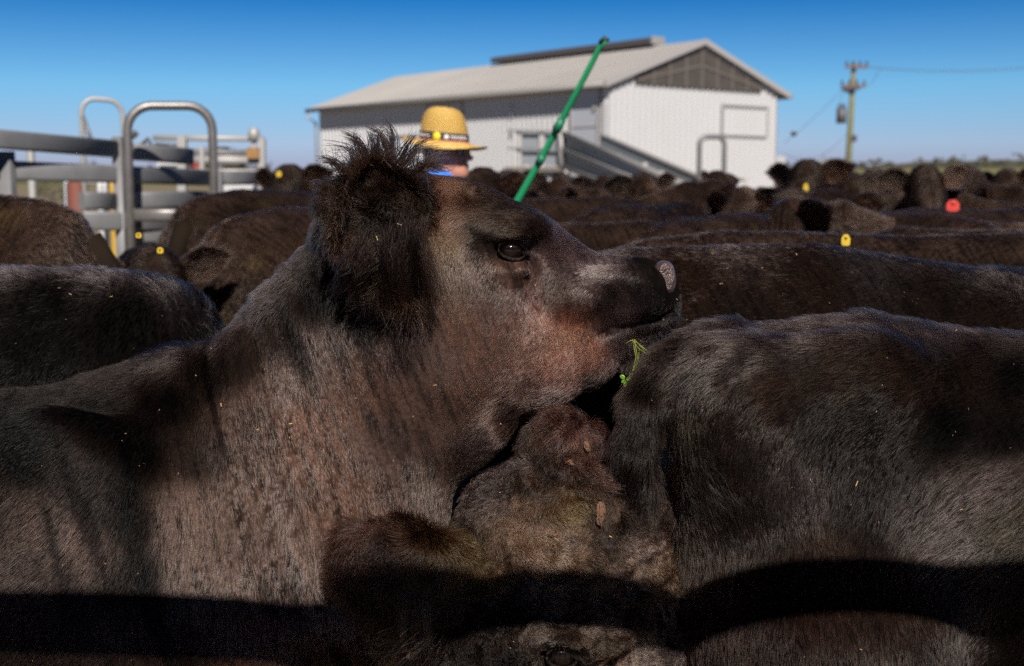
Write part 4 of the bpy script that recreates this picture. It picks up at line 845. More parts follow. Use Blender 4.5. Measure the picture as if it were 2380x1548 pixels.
    # framed panels
    def frame(name, axis, s0, s1, z0, z1):
        mm = MB(); t = .05
        for (a0, a1, b0, b1) in ((s0, s1, z0, z0+t), (s0, s1, z1-t, z1), (s0, s0+t, z0, z1), (s1-t, s1, z0, z1)):
            c = ((a0+a1)/2, (b0+b1)/2); sz = (a1-a0, b1-b0)
            if axis == 'y': mm.box((-.085, c[0], c[1]), (.05, sz[0], sz[1]-.004))
            else: mm.box((c[0], -.085, c[1]), (sz[0], .05, sz[1]-.004))
        mm.build(name, M_TRIM, root, M=Mi)
    frame('shutter_frame', 'y', 5.0, 7.3, 3.02, 4.05)
    frame('shutter_frame', 'x', 7.35, 9.5, 3.15, 4.25); frame('shutter_frame', 'x', 10.1, 13.2, 2.35, 3.25)
    m = MB(); m.box((.98, -.085, 3.0), (1.16, .06, 2.7)); d = m.build('door', M_DOOR, root, M=Mi)
    m = MB(); m.box((.98, -.1, 4.40), (1.3, .1, .06)); m.box((.36, -.1, 3.0), (.06, .1, 2.7)); m.box((1.6, -.1, 3.0), (.06, .1, 2.7)); m.build('frame', M_TRIM, d, M=Mi)
    m = MB(); m.box((.98, -.12, 3.2), (1.14, .03, .05)); m.build('door_rail', M_TRIM, d, M=Mi); m = MB(); m.tube([(.5, -.10, 3.75), (.5, -.2, 3.75)], .05, 8); m.build('handle', M_TRIM, d, M=Mi)
    for z_, h_ in ((3.75, .09), (3.2, .2), (4.0, .07)): m = MB(); m.box((4.6, -.09, z_), (.08, .08, h_)); m.build('switch_box', M_STEELP, root, M=Mi)
    m = MB(); m.box((.3, W+.32, 1.2), (.5, .5, 2.4)); m.build('meter_cupboard', M_WALL, root, M=Mi)
    return M
MSHED = shed()

# ------------------------------------------------------------------ raised race and ramp in front of the shed
def Pm(px, py, Y): return Vector(P(px, py, Y))
def panel(poly, d, mt, name, parent, off):
    m = MB(); m.prism([Vector(p)-off for p in poly], d); return m.build(name, mt, parent)
def ramp(label, rows, far, near, ribs, posts, name='loading_ramp'):
    root = empty(name, (rows[0][0][0], rows[0][0][1], 0), label=label, cat='ramp'); off = root.location.copy()
    return root, off
def race():
    Y = 33.0; Y2 = 27.5
    root = empty('loading_ramp', Pm(1310, 330, Y)*1, label='galvanised loading ramp with sheeted railings sloping down beside the shed', cat='ramp'); root.location.z = 0; off = root.location.copy()
    def Q(x, y, t=0):
        yy = Y+(Y2-Y)*(x-1310)/(1560-1310) if t == 0 else 35+(29-35)*(x-1400)/(1850-1400); return Pm(x, y, yy)
    # near side sheeting, two bands, and rails and posts
    th = Vector((.03, .05, 0))
    panel([Q(1312, 312), Q(1312, 388), Q(1640, 520), Q(1640, 462)], th, M_SHEET, 'side_sheet', root, off)
    panel([Q(1395, 312, 1), Q(1395, 360, 1), Q(1860, 560, 1), Q(1860, 512, 1)], th, M_SHEET, 'far_side_sheet', root, off)
    m = MB(); m.bar(Q(1395, 311, 1)-off, Q(1860, 511, 1)-off, .10, .06); m.build('far_top_rail', M_STEELP, root)
    for (ya, yb, nm) in ((308, 450, 'top_rail'), (347, 482, 'middle_rail'), (386, 516, 'lower_rail')):
        m = MB(); m.bar(Q(1308, ya)-off+Vector((-.03, -.08, 0)), Q(1640, yb)-off+Vector((-.03, -.08, 0)), .08, .11, cr=.02); m.build(nm, M_STEELP, root)
    for (x, a, b, r) in ((1304, 285, 400, .085), (1357, 352, 420, .03), (1437, 365, 440, .055), (1497, 385, 470, .07), (1535, 405, 480, .05), (1585, 430, 500, .05)):
        m = MB(); m.tube([Q(x, a)-off+Vector((0, -.16, 0)), Q(x, b)-off+Vector((0, -.16, 0))-Vector((0, 0, 0))], r, 8); m.build('post', M_STEELP, root)
        m = MB(); p = Q(x, a)-off+Vector((0, -.16, 0)); m.lathe([(0, .08), (.06, .06), (.085, 0), (.06, -.06), (0, -.08)], c=p, n=10); m.build('post_cap', M_STEELP, root)
    panel([Q(1240, 388), Q(1295, 392), Q(1440, 462), Q(1400, 478)], Vector((0, .2, -.06)), M_STEELP, 'ramp_deck', root, off)
    for (x, y) in ((1240, 400), (1300, 400), (1400, 470), (1560, 500), (1640, 520)):
        p = Q(x, y)-off; m = MB(); m.tube([p, (p.x, p.y, 0)], .05, 6); m.build('leg', M_STEEL, root)
    m = MB(); m.bar(Q(1195, 452)-off, Q(1420, 478)-off, .1, .2); m.bar(Q(1195, 470)-off, Q(1420, 490)-off, .1, .1); m.build('base_beam', M_STEELP, root)
    # platform with two sheeted gates
    Yp = 33.3
    r2 = empty('platform', Pm(1250, 390, Yp)*1, label='raised steel platform with sheeted gates left of the ramp top', cat='platform'); r2.location.z = 0; o2 = r2.location.copy()
    for (x0, x1, y0, y1) in ((1213, 1255, 306, 343), (1213, 1255, 347, 385), (1262, 1296, 306, 385)):
        panel([Pm(x0, y0, Yp), Pm(x0, y1, Yp), Pm(x1, y1, Yp), Pm(x1, y0, Yp)], (0, .05, 0), M_SHEET, 'gate_sheet', r2, o2)
    for x in (1206, 1259, 1299):
        m = MB(); m.bar(Pm(x, 302, Yp-.05)-o2, Pm(x, 392, Yp-.05)-o2, .13, .1, up=(0, 1, 0)); m.build('post', M_STEELP, r2)
    m = MB()
    for y in (304, 345): m.bar(Pm(1180, y, Yp-.14)-o2, Pm(1300, y+2, Yp-.14)-o2, .06, .06)
    m.build('rail', M_STEEL, r2)
    m = MB(); m.bar(Pm(1172, 394, Yp-.3)-o2, Pm(1300, 394, Yp-.3)-o2, .9, .12); m.build('deck', M_FRAMED, r2)
    for x in (1178, 1222, 1290): p = Pm(x, 398, Yp)-o2; m = MB(); m.tube([p, (p.x, p.y, 0)], .05, 6); m.build('leg', M_STEEL, r2)
    panel([Pm(1210, 402, Yp+.3), Pm(1210, 455, Yp+.3), Pm(1330, 455, Yp+.3), Pm(1250, 402, Yp+.3)], (0, .05, 0), M_SHEET, 'under_sheet', r2, o2)
    for (x, y) in ((1278, 455), (1292, 455), (1222, 392)):
        m = MB(); m.tube([Pm(x, y-10, Yp-.6)-o2, Pm(x, y+22, Yp-.6)-o2], .06, 8); m.build('latch_post', M_STEELP, r2)
race()
def hoop(name, label, px0, px1, top, bot, Y, r, mt, rad=.16, skew=0, group='hooped gate frames of the yards', extra=None):
    root = empty(name, Pm((px0+px1)/2, bot, Y)*1, label=label, cat='gate frame', group=group); root.location.z = 0; off = root.location.copy()
    a = Pm(px0, top, Y)-off; b = Pm(px1, top+skew, Y+.15)-off; pts = []
    zt = a.z; dx = (b-a); ln = dx.length; u = dx/ln
    pts.append(Vector((a.x, a.y, 0))); pts.append(a-Vector((0, 0, rad)))
    for k in range(1, 7): t = k/6*math.pi/2; pts.append(a+u*(rad*(1-math.cos(t)))+Vector((0, 0, -rad+rad*math.sin(t))))
    for k in range(0, 7): t = k/6*math.pi/2; pts.append(b-u*(rad*(1-math.sin(t)))+Vector((0, 0, -rad+rad*math.cos(t))))
    pts.append(Vector((b.x, b.y, 0))); m = MB(); m.tube(pts, r, 12); m.build('hoop', mt, root)
    m = MB(); m.bar(Pm(px0, bot, Y)-off, Pm(px1, bot, Y+.15)-off, .05, .08, cr=.02); m.build('cross_rail', mt, root)
    return root, off
hoop('gate_frame', 'slim hooped gate frame standing before the white gable wall', 1626, 1684, 318, 430, 24, .05, M_STEEL, rad=.16)
r_, o_ = hoop('gate_frame', 'low hooped gate frame at the foot of the power pole', 1902, 1955, 373, 410, 26, .05, M_STEEL, rad=.16)
def yard_rail_set(label, rails, posts, name='yard_fence', mt=None, w=.045, h=.11):
    a = rails[0]; root = empty(name, Pm(a[0], a[1], a[2])*1, label=label, cat='fence'); root.location.z = 0; off = root.location.copy()
    for rr in rails:
        (x0, y0, Y0, x1, y1, Y1) = rr[:6]; hh = rr[6] if len(rr) > 6 else h
        m = MB(); m.bar(Pm(x0, y0, Y0)-off, Pm(x1, y1, Y1)-off, w, hh, cr=w*.42); m.build('rail', mt or M_STEEL, root)
    for (x, y, Y, wd) in posts:
        p = Pm(x, y, Y)-off; m = MB(); m.bar((p.x, p.y, 0), p, wd, wd, up=(0, 1, 0), cr=wd*.12); m.build('post', mt or M_STEEL, root)
    return root, off
yard_rail_set('low steel rail fence with sheeted foot before the ramp and gable', [(1600, 437, 23.5, 1735, 440, 23.5, .1), (1600, 458, 23.5, 1735, 462, 23.5, .2), (1660, 415, 23.4, 1728, 417, 23.4, .07)], [(1640, 430, 23.4, .09), (1662, 432, 23.4, .07), (1735, 415, 23.5, .07)], mt=M_STEELP)
yard_rail_set('steel rail fence of the yard on the left, widest rails nearest the camera', [(-160, 310, 6.6, 276, 347, 7.9), (306, 352, 8.0, 445, 364, 8.5), (-160, 392, 6.7, 22, 396, 7.2), (32, 396, 7.2, 500, 414, 8.7), (508, 413, 8.8, 612, 414, 9.3, .10), (190, 466, 7.6, 272, 468, 7.9), (306, 466, 8.0, 480, 462, 8.6), (190, 513, 7.6, 480, 517, 8.6, .12), (306, 548, 8.0, 460, 545, 8.5, .1)],
              [(12, 352, 7.15, .085), (273, 318, 7.9, .06), (318, 400, 8.1, .05), (503, 398, 8.7, .08)])
M_TUBE = mat('weathered_tube', (.27, .255, .25), .42, .6, var=(20, (.18, .165, .16), .25))
hoop('gate_frame', 'thick hooped gate frame rising above the left yard rails', 294, 492, 246, 500, 7.75, .028, M_TUBE, rad=.15)
r_, o_ = hoop('gate_frame', 'thin paler hooped frame behind the thick one in the left yard', 188, 284, 227, 420, 11.5, .022, M_STEELP, rad=.13, skew=8)
m = MB(); m.tube([Pm(192, 270, 11.5)-o_, Pm(212, 325, 11.4)-o_], .02, 8); m.build('brace', M_STEEL, r_)
# white stock crate on a truck behind the left yard
def crate():
    root = empty('stock_crate', Pm(480, 460, 11.5)*1, label='pale steel stock crate of a truck with an amber lamp behind the left yard', cat='stock crate'); root.location.z = 0; off = root.location.copy()
    Y = 11.5
    def rail(x0, y0, x1, y1, h, mt=M_STEELP, Yo=0, nm='rail'): m = MB(); m.bar(Pm(x0, y0, Y+Yo)-off, Pm(x1, y1, Y+Yo)-off, .05, h, cr=.015); m.build(nm, mt, root)
    rail(356, 320, 612, 323, .05); rail(362, 352, 600, 356, .06, M_STEEL, .3); rail(415, 372, 605, 374, .05); rail(440, 398, 605, 400, .05)
    rail(430, 365, 600, 367, .05, M_STEELP, 1.1); rail(360, 335, 420, 337, .03, M_STEEL, .8)
    for (x, y0, y1, w_) in ((424, 316, 470, .075), (609, 322, 470, .06), (470, 340, 400, .04)):
        m = MB(); m.bar(Pm(x, y0, Y-.03)-off, Pm(x, y1, Y-.03)-off, w_, w_, up=(0, 1, 0)); m.build('post', M_STEELP, root)
    m = MB(); m.prism([Pm(600, 440, Y)-off, Pm(625, 465, Y)-off, Pm(625, 490, Y)-off, Pm(600, 490, Y)-off], (0, .1, 0)); m.build('gusset', M_STEELP, root)
    m = MB(); m.prism([Pm(362, 372, Y+.5)-off, Pm(420, 372, Y+.5)-off, Pm(415, 392, Y+.5)-off, Pm(368, 392, Y+.5)-off], (0, .5, 0)); m.build('white_panel', M_WALL, root)
    m = MB(); m.prism([Pm(500, 428, Y+.4)-off, Pm(592, 428, Y+.4)-off, Pm(592, 462, Y+.4)-off, Pm(500, 462, Y+.4)-off], (0, .5, 0)); m.build('white_panel', M_WALL, root)
    m = MB(); m.box(Pm(530, 418, Y+1)-off, (.5, .3, .05)); m.box(Pm(455, 382, Y+1.2)-off, (.14, .3, .12)); m.build('red_marker', mat('red_paint', (.30, .05, .04), .5), root)
    m = MB(); m.box(Pm(590, 356, Y-.06)-off, (.11, .1, .10)); m.build('amber_lamp', mat('amber_lens', (.42, .22, .07), .3, var=(30, (.2, .12, .06), .3)), root)
    m = MB(); m.lathe([(0, .05), (.04, .045), (.055, 0), (.055, -.07), (.0, -.07)], c=Pm(590, 309, Y)-off, n=12); m.tube([Pm(590, 318, Y)-off, Pm(590, 375, Y)-off], .02, 6); m.build('beacon', M_STEELP, root)
    for (x, y) in ((545, 372), (480, 380), (510, 362)): m = MB(); m.box(Pm(x, y, Y+1.4)-off, (.16, .3, .18)); m.build('dark_box', M_DARK, root)
    m = MB(); m.box(Pm(480, 500, Y+.8)-off, (1.2, 1.4, .12)); m.box((Pm(480, 500, Y+.8)-off)*Vector((1, 1, 0))+Vector((0, 0, .55)), (.9, 1.2, .5)) if False else None; m.build('tray', M_STEEL, root)
    for x in (375, 585):
        for q_ in (-.5, .5): m = MB(); c = Pm(x, 0, Y+.8)-off; m.tube([(c.x, c.y+q_-.15, .45), (c.x, c.y+q_+.15, .45)], .45, 20); m.build('wheel', M_DARK, root)
    m = MB(); c = Pm(480, 0, Y+.8)-off; m.box((c.x, c.y, .8), (1.3, .8, .25)); m.build('chassis', M_DARK, root)
    m = MB(); m.tube([Pm(320, 345, Y)-off, Pm(345, 322, Y)-off, Pm(352, 340, Y)-off], .018, 6); m.tube([Pm(300, 322, Y)-off, Pm(318, 308, Y)-off], .03, 6); m.build('bracket', M_DARK, root)
crate()
def bollard(px, top, Y, w_, mt, label, name='post', cat='post', bands=None):
    root = empty(name, Pm(px, top, Y)*1, label=label, cat=cat); root.location.z = 0; z = float(P(px, top, Y)[2])
    m = MB(); m.lathe([(w_/2, 0), (w_/2, z-.03), (w_*.4, z), (0, z+.005)], n=12); m.build('shaft', mt, root); m = MB(); m.lathe([(w_*.9, 0), (w_*.9, .03), (0, .03)], n=12); m.build('foot', M_STEEL, root)
bollard(262, 424, 10, .055, mat('yellow_paint', (.50, .31, .03), .5), 'yellow painted steel post under the left yard rails', 'yellow_post')
bollard(232, 425, 10.3, .05, M_WALL, 'white post left of the yellow post', 'white_post'); bollard(243, 425, 10.5, .04, M_WALL, 'slim white post touching the yellow post', 'white_post')
bollard(155, 420, 12, .05, mat('pale_blue_plastic', (.45, .6, .7), .4), 'pale blue post under the middle rail of the left yard', 'blue_post'); bollard(70, 330, 9.5, .06, M_STEELP, 'thin pale steel post seen through the rails at far left', 'steel_post')
def bin_():
    root = empty('drum', Pm(178, 425, 12)*1, label='red drum standing behind the left yard fence', cat='drum'); root.location.z = .0; z = float(P(178, 425, 12)[2]); m = MB(); m.lathe([(0, 0), (.1, 0), (.1, z*.3), (.105, z*.31), (.1, z*.33), (.1, z*.64), (.105, z*.66), (.1, z*.68), (.1, z), (.08, z+.01), (0, z+.01)], n=16); m.build('shell', mat('red_drum_paint', (.15, .045, .03), .7), root)
    m = MB(); m.tube([(.05, 0, z), (.05, 0, z+.03)], .02, 8); m.build('cap', M_STEEL, root)
bin_()
def white_box(px, py, Y, w_, h_, label):
    p = Pm(px, py, Y); root = empty('trough', (p.x, p.y, 0), label=label, cat='trough'); m = MB(); m.box((0, 0, p.z-h_/2), (w_, .4, h_)); m.build('tub', M_WALL, root); m = MB(); m.box((0, -.01, p.z+.012), (w_+.04, .46, .025)); m.build('rim', M_STEELP, root)
    m = MB(); [m.tube([(sx*(w_/2-.05), 0, 0), (sx*(w_/2-.05), 0, p.z-h_)], .02, 6) for sx in (-1, 1)]; m.build('leg', M_STEEL, root)
white_box(325, 494, 9.6, .22, .12, 'small white trough under the lower rail of the left yard')
# white things at the right of the shed
def tank():
    root = empty('water_tank', Pm(1818, 440, 30)*1, label='small white water tank at the right foot of the shed', cat='water tank'); root.location.z = 0
    m = MB(); m.lathe([(0, 0), (.24, 0), (.25, .1), (.25, 1.25), (.2, 1.42), (.06, 1.5), (0, 1.5)], n=20); m.build('shell', M_WALL, root); m = MB(); m.lathe([(.07, 1.48), (.07, 1.54), (0, 1.55)], n=12); m.build('lid', M_STEELP, root)
tank()
def ute():
    p = Pm(1850, 402, 44); root = empty('trailer', (p.x, p.y, 0), label='long low cream trailer parked between the shed and the power pole', cat='trailer')
    mc = mat('cream_paint', (.66, .60, .52), .5); m = MB(); m.prism([(-.9, 0, 1.0), (1.0, 0, 1.0), (1.0, 0, 1.5), (.7, 0, p.z+.05), (-.8, 0, p.z+.02), (-.9, 0, 1.6)], (0, 1.6, 0)); m.build('body', mc, root)
    for x in (-.5, .5):
        m = MB(); m.tube([(x, -.02, .4), (x, .2, .4)], .4, 18); m.build('wheel', M_DARK, root)
    m = MB(); m.box((0, .8, .85), (1.8, 1.2, .25)); m.build('chassis', M_STEEL, root)
ute()
# ------------------------------------------------------------------ power pole
def pole():
    Y = 55; x, y, _ = P(1972, 410, Y); root = empty('power_pole', (x, y, 0), label='greenish timber power pole with crossarms and a transformer', cat='power pole')
    mw = mat('treated_timber', (.21, .20, .085), .85, bump=(20, .6), var=(6, (.14, .14, .07), .25)); md = mat('insulator_dark', (.05, .04, .045), .5); mb_ = mat('crossarm_timber', (.16, .10, .09), .8); mwht = mat('white_band', (.6, .6, .6), .6)
    zt = float(P(1975, 145, Y)[2]); m = MB(); m.tube([(-.1, 0, 0), (0, 0, zt*.5), (.08, 0, zt)], [.15, .13, .10], 12); sh = m.build('shaft', mw, root)
    m = MB(); m.tube([(-.1, 0, .9), (-.09, 0, 1.75)], .19, 14); m.build('white_band', mwht, root)
    def arm(py, x0, x1, n):
        z = float(P(1975, py, Y)[2]); a = MB(); a.bar(((x0-1972)*Y/FPX, -.2, z), ((x1-1972)*Y/FPX, -.25, z-.02), .12, .13); o = a.build('crossarm', mb_, root)
        for i in range(n):
            xx = (x0+(x1-x0)*(i+.1)/(n-.8)-1972)*Y/FPX; q = MB(); q.lathe([(0, 0), (.05, 0), (.03, .05), (.07, .08), (.03, .12), (.06, .15), (0, .2)], c=(xx, -.2, z+.06), n=8); q.build('insulator', md, o)
    arm(156, 1955, 2004, 4); arm(200, 1946, 2000, 4)
    m = MB()
    for k in range(8): a0 = k*.8; m.tube([(-.5+.1*k, -.25, float(P(1975, 200, Y)[2])-.1), (-.35+.09*k, -.3, float(P(1975, 212, Y)[2])-.1*math.sin(a0))], .05, 6)
    m.build('fuse', md, root)
    z = float(P(1975, 268, Y)[2]); m = MB(); m.tube([(-.42, -.1, z-.35), (-.42, -.1, z+.3)], .22, 14); m.build('transformer', mat('transformer_grey', (.10, .095, .10), .5), root)
    m = MB()
    for dx in (-.12, 0, .12): m.tube([(-.42+dx, -.1, z+.3), (-.42+dx, -.1, z+.5)], .04, 6)
    m.build('bushing', md, root); m = MB(); m.box((.15, -.1, float(P(1975, 322, Y)[2])), (.22, .2, .28)); m.build('junction_box', md, root)
    mwire = mat('wire', (.10, .10, .13), .5)
    def wire(a, b, sag, r=.009, nm='wire'):
        q = MB(); pts = []
        for i in range(17): t = i/16; p = a.lerp(b, t); pts.append(p-Vector((0, 0, 4*sag*t*(1-t)))-root.location)
        q.tube(pts, r, 5); q.build(nm, mwire, root)
    wire(Pm(2003, 156, Y), Pm(2500, 146, 60), .3); wire(Pm(1985, 153, Y), Pm(2500, 142, 60), .3)
    wire(Pm(1960, 205, Y), Pm(1822, 333, 44), .1); wire(Pm(1966, 312, Y), Pm(1820, 357, 44), .55); wire(Pm(1962, 205, Y), Pm(1950, 250, Y), .0); wire(Pm(1998, 200, Y), Pm(2045, 160, Y), .3, .014)
    m = MB(); m.lathe([(0, .1), (.1, .06), (.12, 0), (.1, -.06), (0, -.1)], c=Pm(1845, 311, 46)-root.location, n=10); m.build('spreader', md, root)
pole()
# ------------------------------------------------------------------ the herd behind: four builds, copied with their parts
PROTO = {}
def proto(key, head, neck, hz=1.3, n=62000, seed=61, label='', tagged=(1, 0)):
    """head = (poll point, muzzle point); body heads along +x, stands on z = 0, back at 1.3"""
    root = empty('cow', (0, -50, 0), label=label, cat='cow', group='black cattle crowded in the yard'); b = Blob()
    b.chain([((-.72, 0, 1.0), .27), ((-.35, 0, .95), .33), ((.1, 0, .92), .345), ((.5, 0, .93), .31)], k=.12, sc=(1, .86, 1))
    b.chain([((-.85, 0, 1.2), .05), ((-.55, 0, 1.24), .06), ((0, 0, 1.22), .05), ((.45, 0, 1.24), .06)], k=.1, sc=(1, 1.4, 1))
    for s in (-1, 1): b.ell((-.52, s*.17, 1.17), (.1, .07, .06), k=.07); b.ell((.45, s*.17, .9), (.16, .12, .26), k=.1); b.ell((-.75, s*.15, .9), (.16, .13, .26), k=.08)
    legs(b, .52, -.68, 0, zt=.72, w=.15)
    b.chain([((.55, 0, 1.02), .24)]+neck+[(head[0], .115)], k=.09, sc=(1, .8, 1))
    h0 = np.array(head[0]); h1 = np.array(head[1]); ax = norm(h1-h0); side = norm(np.cross(ax, [0, 0, 1.])); up = norm(np.cross(side, ax))
    b.chain([(h0, .125), (h0+ax*.17-up*.01, .115), (h0+ax*.33-up*.015, .075), (h1-up*.01, .068)], k=.05)
    b.chain([(h0+ax*.06-up*.09, .085), (h0+ax*.32-up*.075, .05)], k=.05); b.ell(h0-ax*.02+up*.08, (.07, .07, .06), k=.05)
    V, F = b.mesh(.021); body = mesh_np('body', V, F, M_SKINB, root)
    for s in (-1, 1):
        p = h0+side*s*.10+up*.045+ax*.0; tip = p+side*s*.20-ax*.07+up*(-.02 if s > 0 else .03)
        ev, ef, _, _ = ear_leaf(p, tip, .13, ax+up*.2, cup=.14, n=8); e = mesh_np('ear', ev, ef, M_SKINB, root)
        def ff(Pt, N): n_ = len(Pt); return np.tile(tip-p, (n_, 1))+N*.3, np.full(n_, .035), np.full(n_, .5), np.tile(np.array([.035, .024, .018]), (n_, 1))
        paint(e, ev, ef, lambda a_, b_: (0, 0, 0, np.tile(np.array([.06, .04, .032]), (len(a_), 1))), 1)
        grow('ear_wool', ev, ef, 3000, ff, e, M_HAIRB, seed=seed+s+3, radius=.0009)
        if tagged[0 if s > 0 else 1]:
            q = Vector(p+(tip-p)*.55+ax*.035-up*.03); m = MB(); Rq = Vector(ax).to_track_quat('Z', 'Y').to_matrix().to_4x4(); Rq.translation = q
            m.lathe([(0, .003), (.017, .003), (.019, 0), (.017, -.003), (0, -.003)], n=14); m.build('ear_tag', M_YTAG, root, M=Rq)
        q = Vector(h0+ax*.17+side*s*.098+up*.03); m = MB(); m.lathe([(.021*math.cos(t), .021*math.sin(t)) for t in [math.radians(a) for a in range(-90, 91, 30)]], c=q, n=12); m.build('eye', M_EYE, root)
    q = Vector(h1+ax*.045-up*.0); m = MB(); m.lathe([(.034*math.cos(t), .03*math.sin(t)) for t in [math.radians(a) for a in range(-90, 91, 30)]], c=q, n=12, warp=lambda p: Vector((p.x, p.y*1.3, p.z))); m.build('nose', M_NOSE, root)
    m = MB(); m.tube([(-.93, 0, 1.17), (-1.01, 0, 1.05), (-1.02, .01, .8), (-1.0, .02, .55), (-.99, .02, .42)], [.045, .035, .028, .03, .012], 8); t = m.build('tail', M_SKINB, root)
    rg = np.random.default_rng(seed); n_ = 1500; bs = np.stack([rg.normal(-1.0, .012, n_), rg.normal(.015, .012, n_), rg.uniform(.45, 1.1, n_)], 1); tt = np.linspace(0, 1, 4)[None, :, None]
    curves('switch', bs[:, None]+tt*(rg.normal(0, .02, (n_, 1, 3))+np.array([0, 0, -.12])), np.tile(.0008*np.linspace(1, .3, 4), (n_, 1)), np.tile(np.array([.015, .011, .01]), (n_, 1)), t, M_HAIRB)
    def fl(Pt, N):
        k = len(Pt); d = np.tile(np.array([-.7, 0, -.6]), (k, 1)); hd = np.clip((Pt[:, 2:3]-1.35)*6, 0, 1)*(Pt[:, 0:1] > .7); d = d*(1-hd)+hd*(-ax*.6+np.array([0, 0, -.5]))
        d[:, 1] += np.sign(Pt[:, 1])*.2; c = np.array([.034, .0215, .0165])*(1+.5*vnoise(Pt*5, seed)+.35*vnoise(Pt*14, seed+1))[:, None]*(1+1.2*np.clip(N[:, 2]-.3, 0, 1))[:, None]  # last factor paints a sheen on the upward side
        mud = np.clip(vnoise(Pt*7, seed+2)*2-.7, 0, 1)*np.clip((-.45-Pt[:, 0])*4, 0, 1); c = c*(1-mud[:, None])+mud[:, None]*np.array([.10, .07, .03])
        return d, np.full(k, .024), np.full(k, .5), c
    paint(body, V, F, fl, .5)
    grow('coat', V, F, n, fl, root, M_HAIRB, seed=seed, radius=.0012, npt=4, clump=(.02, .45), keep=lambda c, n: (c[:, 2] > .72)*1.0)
    PROTO[key] = root; root['used'] = 0; return root
proto('up', ((1.06, 0, 1.41), (1.44, 0, 1.18)), [((.78, 0, 1.18), .19), ((.96, 0, 1.30), .14)], seed=61, tagged=(0, 0))
proto('level', ((1.22, 0, 1.27), (1.58, 0, 1.00)), [((.85, 0, 1.14), .19), ((1.05, 0, 1.26), .14)], seed=71, tagged=(0, 0))
proto('turn', ((1.08, .18, 1.36), (1.02, .56, 1.10)), [((.80, .02, 1.16), .19), ((.97, .10, 1.26), .14)], seed=81, tagged=(0, 0))
proto('low', ((1.28, 0, .98), (1.52, 0, .66)), [((.85, 0, 1.05), .19), ((1.08, 0, 1.02), .14)], seed=91, tagged=(0, 0))
def copy_tree(o, parent=None):
    c = o.copy(); COL.objects.link(c)
    if parent: c.parent = parent
    for ch in list(o.children): copy_tree(ch, c)
    return c
def place(key, px, py, Y, rz, label, sc=1.0, at=0.0, tags=True):
    """the animal's back (or head, at = its local x) is seen at px; py is where its back line shows"""
    o = PROTO[key]
    if o['used']: c = copy_tree(o)
    else: c = o
    o['used'] = 1; a = math.radians(rz); p = P(px, py, Y); s = sc*p[2]/1.30 if py else sc
    c.location = (p[0]-math.cos(a)*at*s, p[1]-math.sin(a)*at*s, 0); c.rotation_euler = (0, 0, a); c.scale = (s, s, s); c['label'] = label
    return c
# left of the raised cow
place('level', -150, 456, 4.0, 184, 'cow with a rounded black back at the far left before the yard rails', at=-.5)
place('level', 545, 450, 5.9, 66, 'cow with its hollow rump towards us, left of the two by the steel rails', at=-.6)
place('low', 640, 494, 4.85, 64, 'muddy cow with rump and hanging tail just left of the fluffy ear', at=-.6)
place('up', 690, 478, 8.0, 245, 'cow holding up its head with a yellow tag left of the fluffy ear', at=1.0)
place('level', 350, 640, 4.2, -62, 'cow whose low head with yellow tags pokes between the left backs', at=1.2)
place('up', 740, 520, 5.4, 60, 'brownish cow half hidden by the fluffy ear', at=-.3)
# right of it, near to far
place('low', 2250, 548, 3.8, 5, 'black cow with a wide dark back at the right, third from the camera', at=.2)
place('low', 2010, 535, 4.5, 176, 'cow with a reddish lit poll and a yellow tag above the long back', at=.6)
place('low', 1440, 484, 5.9, 66, 'cow with a low dark rump just above the nose of the raised cow', at=-.5)
place('level', 1700, 505, 5.4, 62, 'cow whose low back lies right of the first low rump', at=-.5)
place('low', 1880, 494, 6.0, 112, 'cow with a pale sheen on its back under the pair of raised heads', at=.3)
place('level', 1290, 462, 8.0, 25, 'cow with a long flat back right behind the green stick', at=.1)
place('up', 1180, 468, 10.5, 262, 'cow whose ears and yellow tag show right of the man', at=1.0)
place('turn', 1490, 466, 9.6, 200, 'cow with a raised head in front of the foot of the ramp', at=1.0)
place('level', 1755, 476, 8.2, 225, 'cow with small pricked ears before the low steel fence', at=1.1)
place('up', 1878, 462, 8.6, 235, 'tall dark cow with a long yellow tag near the gate hoop', at=1.05)
place('turn', 1990, 466, 9.2, 170, 'dark cow just right of the foot of the power pole', at=1.0)
place('up', 2150, 474, 8.4, 262, 'cow facing us with a pale wet nose below the far trees', at=1.1)
place('level', 2225, 474, 8.6, 165, 'dark cow wearing a red tag on its ear', at=1.0)
place('low', 2330, 488, 6.4, 34, 'rust brown cow with a broad back at the right edge', at=.1)
place('turn', 2285, 466, 12.0, 200, 'far cow with a white tagged ear near the right edge', at=1.0)
place('up', 2350, 462, 11.0, 215, 'far cow with raised head at the right edge', at=1.0)
place('level', 1620, 466, 10.5, 178, 'far cow in front of the sheeted ramp', at=.2)
place('level', 2080, 464, 10.6, 5, 'far cow with a flat black back before the paddock', at=0)
place('low', 1380, 462, 11, 170, 'far cow before the ramp deck', at=0)
place('level', 1920, 470, 11.2, 0, 'far cow behind the cow with the long yellow tag', at=0)
rgp = np.random.default_rng(17)
